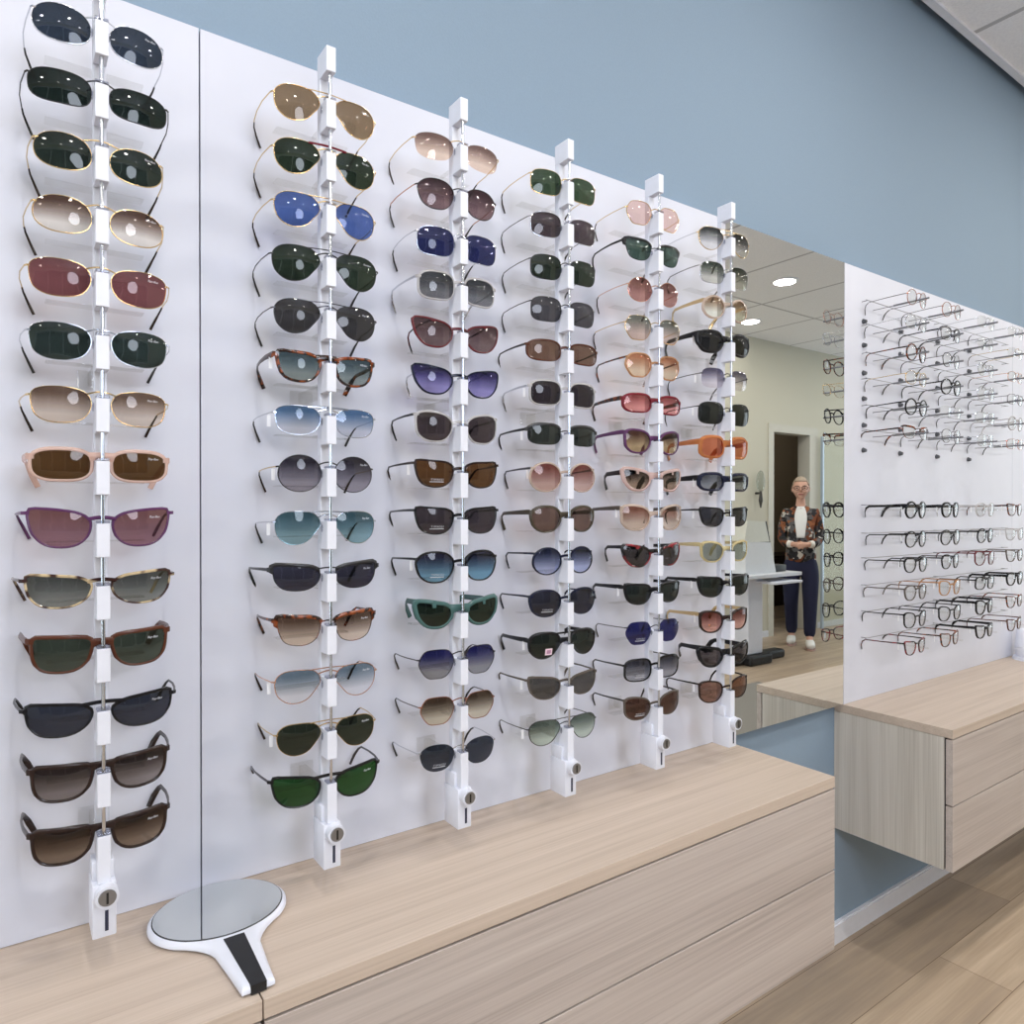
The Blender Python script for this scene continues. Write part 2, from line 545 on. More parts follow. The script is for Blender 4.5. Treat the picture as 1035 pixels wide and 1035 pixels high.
cabinet(UC, 3.30, 'oak drawer cabinet hanging under the spectacles right of the mirror', [])
cabinet(3.302, 4.50, 'oak drawer cabinet past the right edge of the photo', [])
worktop(-.96, SX - .0008, 'oak worktop below the first rod, left of the thin joint')
worktop(SX + .0008, UB, 'long oak worktop with the hand mirror at its left end')
worktop(UC, 4.50, 'oak worktop under the rows of clear-lens spectacles')

# ------------------------------------------------------------------ hand mirror
def hand_mirror():
    o = thing('hand_mirror', 'white oval hand mirror with black grip lying on oak worktop', 'hand mirror', (.249, -.09, ZW))
    rx, ry = .094, .082
    # outline of body: ellipse blended into a handle towards -y
    pts = []
    def hwid(y):
        # half width of outline below the disc
        t = max(0, min(1, (y + .205) / (-.075 + .205)))
        return .020
    half = []
    for k in range(0, 33):
        a = PI / 2 - k * (PI / 2 + .72) / 32
        half.append((rx * math.cos(a), ry * math.sin(a)))
    ex, ey = half[-1]
    for t in (.2, .4, .6, .8, 1):
        # concave flare to the handle
        p0 = Vector((ex, ey)); p1 = Vector((.036, -.078)); p2 = Vector((.029, -.105)); 
        half.append(tuple((1 - t) ** 2 * p0 + 2 * t * (1 - t) * p1 + t * t * p2))
    half += [(.0265, -.13), (.0235, -.16), (.0215, -.185), (.020, -.201)]
    full = half + [(-x, y) for x, y in reversed(half)][:]
    # drop duplicate at top
    full = [p for i, p in enumerate(full) if i == 0 or (Vector(p) - Vector(full[i - 1])).length > 1e-5]
    if (Vector(full[0]) - Vector(full[-1])).length < 1e-5:
        full.pop()
    bm = bmesh.new()
    c = Vector((0, -.05))
    def ring(z, ins):
        n = len(full); r = []
        for i, p in enumerate(full):
            a = Vector(full[i - 1]); b = Vector(full[(i + 1) % n]); d = (b - a).normalized()
            nrm = Vector((-d.y, d.x))
            if nrm.dot(Vector(p) - Vector((0, max(-.15, min(0, p[1]))))) > 0 and abs(p[0]) > .004:
                nrm = -nrm
            elif abs(p[0]) <= .004:
                nrm = Vector((0, -1 if p[1] > 0 else 1))
            q = Vector(p) + nrm * ins
            r.append(bm.verts.new((q.x, q.y, z)))
        return r
    rs = [ring(0.001, .004), ring(.0045, 0), ring(.009, .0005), ring(.0125, .005)]
    for A, Bq in zip(rs, rs[1:]):
        for i in range(len(A)):
            bm.faces.new((A[i], A[(i + 1) % len(A)], Bq[(i + 1) % len(A)], Bq[i]))
    bm.faces.new(rs[0][::-1]); bm.faces.new(rs[-1])
    obj('body', bm, M_WHITE, o, angle=50)
    def disc(name, ax, ay, z0, z1, mat):
        bm = bmesh.new()
        a = [bm.verts.new((ax * math.cos(2 * PI * k / 64), ay * math.sin(2 * PI * k / 64), z0)) for k in range(64)]
        b = [bm.verts.new((v.co.x, v.co.y, z1)) for v in a]
        for k in range(64):
            bm.faces.new((a[k], a[(k + 1) % 64], b[(k + 1) % 64], b[k]))
        bm.faces.new(b)
        bm.faces.new(a[::-1])
        return obj(name, bm, mat, o)
    disc('black_ring', rx - .0055, ry - .0055, .0115, .0132, M_BLACK)
    disc('mirror_glass', rx - .0068, ry - .0068, .012, .0138, M_MIRROR)
    bm = bmesh.new()
    top = [(-.0135, -.083), (.0135, -.083), (.0095, -.2018), (-.0095, -.2018)]
    a = [bm.verts.new((x, y, .002)) for x, y in top]; b = [bm.verts.new((x, y, .0134)) for x, y in top]
    for k in range(4):
        bm.faces.new((a[k], a[(k + 1) % 4], b[(k + 1) % 4], b[k]))
    bm.faces.new(b); bm.faces.new(a[::-1])
    obj('grip', bm, M_BLACK, o, smooth=False)
hand_mirror()

# ------------------------------------------------------------------ display rods
RODX = [.099, .401, .636, .872, 1.117, 1.354]
NTH = ['first', 'second', 'third', 'fourth', 'fifth', 'sixth']
def rowz(k):
    return 1.950 - .0797 * k
YF, YBK = -.140, -.100      # front and back of the rod
def rod(i):
    x = RODX[i]
    o = thing('display_rod', 'white lockable sunglasses display rod, %s of six counted from the left' % NTH[i], 'display rod', (x, -.12, .781), group='sunglasses display rods')
    z0 = .781
    y = lambda v: v + .12
    obj('spine', B(-.0075, .0075, y(YBK - .012), y(YBK), .085, rowz(0) + .0379 - z0, bev=.001), M_WHITE, o, smooth=False)
    obj('head_cap', B(-.0075, .0075, y(YF), y(YBK), rowz(0) + .038 - z0, 2.026 - z0, bev=.0012), M_WHITE, o, smooth=False)
    bm = bmesh.new(); cyl(bm, (0, y(-.1345), .05), (0, y(-.1345), 2.0 - z0), .0024, n=12)
    obj('chrome_pin', bm, M_CHROME, o)
    for k in range(14):
        zt = rowz(k) - z0
        zb = zt - .047 if k < 13 else .0685
        bm = bmesh.new()
        box(bm, -.0076, .0076, y(YF), y(YBK - .0121), zb, zt - .004, bev=.001)
        b = obj('clip_block', bm, M_WHITE, o, smooth=False)
        obj('nose_rest', B(-.0078, .0078, y(YF - .0005), y(YF + .013), zt - .0038, zt, bev=.001), M_PAD, b, smooth=False)
        obj('temple_rest', B(-.058, .058, y(-.062), y(-.04), zt - .030, zt - .0285), M_ACRYL, o, smooth=False)
        bm = bmesh.new(); box(bm, -.003, .003, y(-.0995), y(-.0625), zt - .032, zt - .0285)
        obj('rest_arm', bm, M_ACRYL, o, smooth=False)
    # lock housing
    bm = bmesh.new()
    box(bm, -.0135, .0135, y(YF), y(-.094), 0, .068, bev=.0015)
    box(bm, -.0125, .0125, y(YF + .014), y(-.0941), .0682, .092, bev=.0015)
    cyl(bm, (.002, y(YF - .014), .056), (.002, y(YF + .006), .056), .0135, .0135, 32)
    h = obj('lock_housing', bm, M_WHITE, o, angle=35)
    bm = bmesh.new(); cyl(bm, (.002, y(YF - .0155), .056), (.002, y(YF - .0135), .056), .0100, .0104, 28)
    obj('lock_cylinder', bm, M_STEEL, h)
    obj('keyhole', B(.0007, .0033, y(YF - .0162), y(YF - .0154), .049, .063), M_BLACK, h, smooth=False)
    obj('slot', B(.0005, .0045, y(YF - .0006), y(YF + .0005), .008, .034), M_SLOT, h, smooth=False)
    for zz in (.10, .72):
        bm = bmesh.new()
        box(bm, -.006, .006, y(-.0995), y(-.0045), zz, zz + .018, bev=.001)
        box(bm, -.019, .019, y(-.0045), y(-.0002), zz - .004, zz + .022, bev=.001)
        obj('wall_bracket', bm, M_ACRYL, o, smooth=False)
for i in range(6):
    rod(i)

# ------------------------------------------------------------------ spectacles
def catmull(P, n):
    m = len(P); out = []
    per = 8
    for i in range(m):
        p0, p1, p2, p3 = (Vector(P[(i + j - 1) % m]) for j in range(4))
        for k in range(per):
            t = k / per
            out.append(.5 * ((2 * p1) + (-p0 + p2) * t + (2 * p0 - 5 * p1 + 4 * p2 - p3) * t * t + (-p0 + 3 * p1 - 3 * p2 + p3) * t ** 3))
    # resample evenly
    L = [0]
    for a, b in zip(out, out[1:] + out[:1]):
        L.append(L[-1] + (b - a).length)
    res = []
    j = 0
    for i in range(n):
        s = L[-1] * i / n
        while L[j + 1] < s:
            j += 1
        a = out[j]; b = out[(j + 1) % len(out)]
        res.append(a + (b - a) * ((s - L[j]) / max(1e-9, L[j + 1] - L[j])))
    return res
def superell(e, taper=0.0, n=40):
    P = []
    for k in range(n):
        t = 2 * PI * k / n
        c, s = math.cos(t), math.sin(t)
        u = math.copysign(abs(c) ** (2 / e), c); v = math.copysign(abs(s) ** (2 / e), s)
        P.append((u * (1 + taper * v), v))
    return P
# outline of the wearer-left lens, nose side at u = -1; then lens width, height
SH = {
 'oval': (superell(2.3), .056, .041),
 'round': (superell(2.05), .049, .047),
 'rect': (superell(3.0, .03), .060, .036),
 'softrect': ([(-.96, .35), (-.7, .82), (-.1, 1), (.6, .95), (.96, .68), (1, .1), (.86, -.6), (.45, -.96), (-.15, -1), (-.65, -.78), (-.92, -.25)], .057, .040),
 'aviator': ([(-.93, .5), (-.62, .9), (0, 1), (.6, .93), (.94, .6), (1, .1), (.87, -.5), (.5, -.92), (.08, -1), (-.36, -.8), (-.7, -.3), (-.93, .12)], .058, .047),
 'trapeze': ([(-.95, .55), (-.55, .86), (0, .93), (.5, .98), (.96, 1), (.99, .5), (.88, -.2), (.66, -.74), (.25, -.98), (-.25, -1), (-.68, -.72), (-.91, -.1)], .056, .041),
 'flattop': ([(-.97, .72), (-.5, .92), (0, .96), (.5, 1), (.97, .98), (1, .5), (.92, -.3), (.68, -.82), (.2, -1), (-.35, -.97), (-.75, -.62), (-.94, 0)], .0585, .041),
 'slim': ([(-.95, .40), (-.6, .78), (0, .93), (.5, 1), (.97, 1), (1, .5), (.9, -.25), (.6, -.82), (.1, -1), (-.4, -.92), (-.78, -.55), (-.95, -.02)], .061, .036),
 'square': (superell(3.3, .02), .052, .042),
 'hex': ([(-.98, .25), (-.72, .82), (-.35, .98), (.4, .98), (.75, .8), (1, .15), (.86, -.4), (.5, -.93), (.1, -1), (-.45, -.95), (-.8, -.5)], .050, .044),
 'cat': ([(-.92, .2), (-.6, .65), (0, .85), (.6, 1), (1, .98), (.99, .4), (.82, -.3), (.45, -.85), (-.05, -1), (-.5, -.88), (-.84, -.4)], .056, .042),
 'butterfly': ([(-.88, .3), (-.55, .75), (0, .95), (.6, 1), (.97, .78), (1, .1), (.9, -.5), (.5, -.92), (-.05, -1), (-.5, -.86), (-.82, -.35)], .055, .046),
 'panto': ([(-.98, .35), (-.6, .85), (0, 1), (.6, .9), (.98, .5), (.98, 0), (.78, -.6), (.4, -.93), (-.05, -1), (-.5, -.88), (-.84, -.45)], .051, .044),
 'rounded': ([(-.93, .3), (-.6, .72), (0, .9), (.6, .98), (1, .95), (1, .35), (.85, -.35), (.5, -.85), (0, -1), (-.5, -.88), (-.84, -.42)], .060, .044),
 'shield': ([(-.98, .4), (-.65, .88), (0, 1), (.7, .9), (1, .5), (.96, -.1), (.66, -.78), (.2, -1), (-.4, -.92), (-.85, -.4)], .060, .043),
}
NP = 36
OUT = {k: catmull(v[0], NP) for k, v in SH.items()}

def metalmat(c):
    return plain('frame_metal_%d_%d_%d' % c, c, .22, 1)
def plasmat(c):
    return plain('frame_acetate_%d_%d_%d' % c, c, .24, spec=.32)
FRAMES = {
 'gold': lambda: metalmat((218, 190, 140)), 'silver': lambda: metalmat((205, 208, 214)), 'copper': lambda: metalmat((190, 130, 105)),
 'rosegold': lambda: metalmat((222, 176, 152)), 'gunmetal': lambda: metalmat((86, 84, 88)), 'blackwire': lambda: plain('black_wire', (24, 23, 26), .3),
 'black': lambda: plasmat((18, 18, 22)), 'navy': lambda: plasmat((20, 25, 48)), 'darkbrown': lambda: plasmat((40, 26, 22)),
 'brown': lambda: plasmat((80, 42, 27)), 'olive': lambda: plasmat((66, 58, 46)), 'burgundy': lambda: plasmat((96, 34, 40)),
 'red': lambda: plasmat((112, 20, 36)), 'purple': lambda: plasmat((70, 38, 70)), 'teal': lambda: plasmat((66, 98, 96)),
 'greybrown': lambda: plasmat((86, 78, 72)), 'amber': lambda: clearplastic((208, 136, 84)), 'honey': lambda: clearplastic((206, 160, 118)),
 'peach': lambda: clearplastic((230, 202, 190)), 'clear': lambda: clearplastic((214, 212, 212)), 'clearbeige': lambda: clearplastic((214, 196, 182)),
 'clearyellow': lambda: clearplastic((220, 206, 160)), 'pink': lambda: clearplastic((224, 198, 192)), 'plum': lambda: plasmat((86, 48, 88)),
 'tortoise': lambda: tortoise('tortoiseshell', (38, 20, 14), (128, 62, 26)),
 'paletortoise': lambda: tortoise('pale_tortoiseshell', (52, 28, 24), (196, 176, 140), 60),
 'redblack': lambda: tortoise('red_black_acetate', (22, 18, 20), (128, 34, 42), 40),
}
TIPS = {'gold': 'darkbrown', 'silver': 'blackwire', 'rosegold': 'darkbrown', 'copper': 'blackwire', 'gunmetal': 'blackwire', 'blackwire': 'blackwire'}

def spectacles(name, label, cat, loc, shape, frame, kind, lens_mat, group, temple=None, sc=1.0, tagcard=False, logo=None, decal=None,
               sticker=False, tlen=.088, zw=-.011, za=-.010, wx=1.0, rz=0.0, tilt=4.0, gap=None, small=False, brow=None):
    """kind: wire / rimless / thin / acetate / thick / halfrim. Local frame: +x right, -y front, origin where the bridge rests."""
    root = thing(name, label, cat, loc, rz, group)
    wire = kind in ('wire', 'rimless')
    _, lw, lh = SH[shape]
    lw *= sc * wx; lh *= sc
    if gap is None:
        gap = {'wire': .0208, 'rimless': .0205, 'thin': .0222, 'acetate': .0242, 'thick': .0275, 'halfrim': .0208}[kind]
    Rc = .085
    wrap = math.radians(7 if not wire else 6)
    zc = zw if wire else za
    if shape == 'aviator' and wire:
        zc -= .003
    cx = gap / 2 + lw / 2
    tt = math.tan(math.radians(tilt))
    fm = FRAMES[frame]()
    bw = FRAMES[brow]() if brow else None
    tm = FRAMES[temple]() if temple else fm
    pts = OUT[shape]
    def P(s, u, v, d=0.0, oa=0.0, ob=0.0):
        a = u * lw / 2 + oa; b = v * lh / 2 + ob
        y = (a * a + b * b) / (2 * Rc) + (a + lw / 2) * math.sin(wrap) - b * tt + d
        return Vector((s * (cx + a * math.cos(wrap)), y, zc + b))
    def nrm2(i):
        a = pts[i - 1]; b = pts[(i + 1) % NP]
        d = Vector(((b.x - a.x) * lw, (b.y - a.y) * lh)).normalized()
        return Vector((d.y, -d.x)) if Vector((d.y, -d.x)).dot(Vector((pts[i].x * lw, pts[i].y * lh))) > 0 else Vector((-d.y, d.x))
    th = {'wire': (.0009, .0009, .0009, .0016), 'rimless': (0, 0, 0, 0), 'thin': (.0031, .0026, .0022, .0034),
          'acetate': (.0044, .0038, .0030, .0042), 'thick': (.0062, .006, .0045, .005), 'halfrim': (.0052, .0012, .0007, .0032)}[kind]
    # front frame
    bm = bmesh.new()
    hv = {'aviator': .42, 'oval': .45, 'round': .35, 'panto': .45, 'hex': .4, 'square': .5, 'rect': .55, 'softrect': .5}.get(shape, .82)
    if not wire:
        hv = max(hv, .62)
    if kind == 'rimless':
        hv = .45
    for s in (-1, 1):
        if kind != 'rimless':
            rings = []
            for i in range(NP):
                nn = nrm2(i)
                w = th[0] if nn.y > .25 else (th[2] if nn.y < -.5 else th[1])
                if kind == 'halfrim':
                    w = th[0] * (1.0 if pts[i].y > .45 else 0.0) + th[2] * (1 if pts[i].y <= .45 else 0)
                d = th[3] / 2
                if kind == 'halfrim' and pts[i].y <= .45:
                    d = .0007
                p = pts[i]
                def q(o, dd):
                    return P(s, p.x, p.y, dd, nn.x * o, nn.y * o)
                rings.append([bm.verts.new(v) for v in (q(-.0004, -d * .55), q(w * .25, -d), q(w * .75, -d), q(w, -d * .5), q(w, d), q(-.0004, d))])
            for i in range(NP):
                A, Bq = rings[i], rings[(i + 1) % NP]
                for k in range(6):
                    bm.faces.new((A[k], A[(k + 1) % 6], Bq[(k + 1) % 6], Bq[k]))
        # end piece
        e0 = P(s, .98, hv, 0, .0004, 0); 
        k = min(range(NP), key=lambda i: abs(pts[i].y - hv) + (0 if pts[i].x > 0 else 9))
        e0 = P(s, pts[k].x, pts[k].y)
        if kind == 'rimless' and s == 1:
            obj('end_piece', bm, fm, root)
            bm = bmesh.new()
        hx = e0 + Vector((s * (.0045 if wire else .0055), .003 if wire else .0035, 0))
        if wire:
            sweep(bm, [e0 + Vector((-s * .001, -.0008, 0)), e0 + Vector((s * .002, -.0006, .0003)), hx], (.0011, .0014), n=6)
        else:
            hh = .0034 if kind != 'thick' else .006
            if kind == 'thin':
                hh = .0022
            sweep(bm, [e0 + Vector((-s * .0015, 0, 0)), e0 + Vector((s * .003, .0002, 0)), hx + Vector((s * .0005, .0003, 0))], (.0018, hh), n=4)
        if s == -1:
            HL = hx
        else:
            HR = hx
    if kind == 'rimless':
        obj('end_piece', bm, fm, root)
        bm = bmesh.new()
    # bridge
    kb = [i for i in range(NP) if pts[i].x < -.1]
    bv = min(.8, (.0012 - zc) / (lh / 2))
    ib = min(kb, key=lambda i: abs(pts[i].y - bv))
    pl = P(-1, pts[ib].x, pts[ib].y, -.0006); pr_ = P(1, pts[ib].x, pts[ib].y, -.0006)
    n = 9
    arch = .004 if wire else .0022
    path = []
    for k in range(n):
        t = k / (n - 1)
        q = pl.lerp(pr_, t)
        path.append(q + Vector((0, -.0022 * math.sin(PI * t), arch * math.sin(PI * t))))
    if kind in ('acetate', 'thick'):
        hb = .0042 if kind == 'acetate' else .006
        sweep(bm, path, [(.0021, hb * (1.5 - .5 * math.sin(PI * k / (n - 1)))) for k in range(n)], n=6)
    else:
        sweep(bm, path, (.001, .0011) if wire or kind == 'halfrim' else (.0017, .0025), n=6)
    front = obj('front_frame' if kind != 'rimless' else 'bridge', bm, fm, root)
    if shape == 'aviator' or shape == 'softrect' and kind == 'wire' and brow:
        it = min(kb, key=lambda i: abs(pts[i].x + .42) + (0 if pts[i].y > 0 else 9))
        a = P(-1, pts[it].x, pts[it].y, -.0012); b = P(1, pts[it].x, pts[it].y, -.0012)
        bm = bmesh.new()
        pth = [a.lerp(b, k / 6) + Vector((0, -.001 * math.sin(PI * k / 6), .0012 * math.sin(PI * k / 6))) for k in range(7)]
        sweep(bm, pth, (.0009, .0009) if wire and not brow else (.0013, .0018), n=6)
        obj('brow_bar', bm, bw or fm, root)
    # lenses
    for s in (-1, 1):
        bm = bmesh.new()
        c0 = bm.verts.new(P(s, 0, 0, -.0008)); c1 = bm.verts.new(P(s, 0, 0, .0008))
        fr, bk = [], []
        for rr in (.34, .68, 1.0):
            fr.append([bm.verts.new(P(s, p.x * rr, p.y * rr, -.0008)) for p in pts])
            bk.append([bm.verts.new(P(s, p.x * rr, p.y * rr, .0008)) for p in pts])
        for R, c in ((fr, c0), (bk, c1)):
            for k in range(NP):
                bm.faces.new((c, R[0][k], R[0][(k + 1) % NP]))
                for A, Bq in zip(R, R[1:]):
                    bm.faces.new((A[k], A[(k + 1) % NP], Bq[(k + 1) % NP], Bq[k]))
        for k in range(NP):
            bm.faces.new((fr[2][k], fr[2][(k + 1) % NP], bk[2][(k + 1) % NP], bk[2][k]))
        ln = obj('lens', bm, lens_mat, root, angle=50)
        def letters(nm, text, u, v, size, shear=0.0, sp=1.0):
            cu = bpy.data.curves.new(nm, 'FONT')
            cu.body = text; cu.size = size; cu.shear = shear; cu.align_x = 'CENTER'; cu.space_character = sp
            cu.extrude = .00008
            cu.materials.append(M_LETTER)
            tmp = link(bpy.data.objects.new(nm, cu))
            dg = bpy.context.evaluated_depsgraph_get()
            tme = bpy.data.meshes.new_from_object(tmp.evaluated_get(dg))
            bpy.data.objects.remove(tmp)
            t = link(bpy.data.objects.new(nm, tme))
            p = P(s, u, v, -.00135)
            px_ = P(s, u + .05, v, -.00135); pz = P(s, u, v + .05, -.00135)
            ex = ((px_ - p) * s).normalized(); ez = (pz - p).normalized(); en = ex.cross(ez).normalized()
            ez = en.cross(ex)
            m = Matrix((ex, ez, en)).transposed().to_4x4()
            m.translation = p
            t.matrix_local = m
            t.parent = ln
            return t
        if logo and s == 1:
            letters('lettering', logo, .50, .52, .0042, .35)
        if decal and s == -1:
            letters('lettering', decal, -.05, -.55, .0050, 0, 1.35)
            bm = bmesh.new()
            a = [bm.verts.new(P(s, u, -.68, -.0011)) for u in (-.42, -.2, 0, .2, .34)]
            b = [bm.verts.new(P(s, u, -.62, -.0011)) for u in (-.42, -.2, 0, .2, .34)]
            a2 = [bm.verts.new(v.co + Vector((0, -.0002, 0))) for v in a]; b2 = [bm.verts.new(v.co + Vector((0, -.0002, 0))) for v in b]
            for k in range(4):
                bm.faces.new((a[k], a[k + 1], b[k + 1], b[k])); bm.faces.new((a2[k], a2[k + 1], b2[k + 1], b2[k]))
                bm.faces.new((a[k], a[k + 1], a2[k + 1], a2[k])); bm.faces.new((b[k], b[k + 1], b2[k + 1], b2[k]))
            obj('underline', bm, M_LETTER, ln, smooth=False)
        if sticker and s == -1:
            bm = bmesh.new()
            for u0, u1, v0, v1, d, mi in ((-.1, .38, -.78, -.22, -.0011, 0), (0, .28, -.66, -.34, -.0014, 1)):
                vs = [P(1 * s, -u, v, d + dd) for dd in (0, -.0002) for u, v in ((u0, v0), (u1, v0), (u1, v1), (u0, v1))]
                vs = [bm.verts.new(v) for v in vs]
                for f in ((0, 1, 2, 3), (4, 5, 6, 7), (0, 1, 5, 4), (1, 2, 6, 5), (2, 3, 7, 6), (3, 0, 4, 7)):
                    bm.faces.new([vs[j] for j in f]).material_index = mi
            obj('sticker', bm, [plain('sticker_pink', (238, 214, 226), .5), plain('sticker_mauve', (176, 130, 160), .5)], ln, smooth=False)
    # nose pads
    if wire or kind == 'halfrim':
        for s in (-1, 1):
            bm = bmesh.new()
            r = bmesh.ops.create_uvsphere(bm, u_segments=10, v_segments=6, radius=1)
            for v in bm.verts:
                v.co = Vector((v.co.x * .0012, v.co.y * .0028, v.co.z * .0055)) + Vector((s * (gap / 2 - .001), .0052, zc - .001))
            sweep(bm, [P(s, pts[ib].x, pts[ib].y - .2), Vector((s * (gap / 2 - .002), .0055, zc + .004)), Vector((s * (gap / 2 - .0012), .0055, zc))], (.0005, .0005), n=5)
            obj('nose_pad', bm, M_PAD, root)
    # temples
    for s, H in ((-1, HL), (1, HR)):
        inn = .001 + random.uniform(-.003, .003)
        drop = -.003
        tl = tlen
        q = [H, H + Vector((s * .0012, .008, 0)), H + Vector((s * .0045, .03, drop * .2)), H + Vector((s * (.0065 - inn * .6), .06, drop * .6)),
             H + Vector((s * (.005 - inn), tl, drop)), H + Vector((s * (.003 - inn), tl + .010, drop - .006)), H + Vector((-s * (.002 + inn), tl + .016, drop - .017)),
             H + Vector((-s * (.009 + inn), tl + .018, drop - .033))]
        bm = bmesh.new()
        if wire:
            sweep(bm, q[:6], (.0008, .0010), n=6)
            t = obj('temple', bm, tm, root)
            bm = bmesh.new()
            sweep(bm, [q[4].lerp(q[5], .3)] + q[5:], [(.0011, .0014), (.0012, .0016), (.0013, .0020), (.0012, .0020)], n=6)
            tipc = temple if temple else TIPS.get(frame, 'blackwire')
            obj('temple_tip', bm, FRAMES[TIPS.get(tipc, tipc)](), t)
        else:
            h = {'thin': .0022, 'halfrim': .0026, 'acetate': .0046, 'thick': .0064}[kind]
            sweep(bm, q, [(.0014, h), (.0016, h), (.0016, h * .9), (.0015, h * .75), (.0015, h * .75), (.0016, h * .85 + .0004), (.0016, h * .8 + .0006), (.0012, h * .7 + .0004)], n=6)
            obj('temple', bm, tm, root)
    if tagcard:
        bm = bmesh.new()
        a = HL + Vector((-.001, .012, -.001))
        box(bm, a.x - .0026, a.x + .0026, a.y - .0004, a.y + .0004, a.z - .019, a.z - .002)
        sweep(bm, [a + Vector((0, 0, .002)), a + Vector((0, 0, -.003))], (.0003, .0003), n=5)
        obj('price_tag', bm, M_TAG, root, smooth=False)
    return root

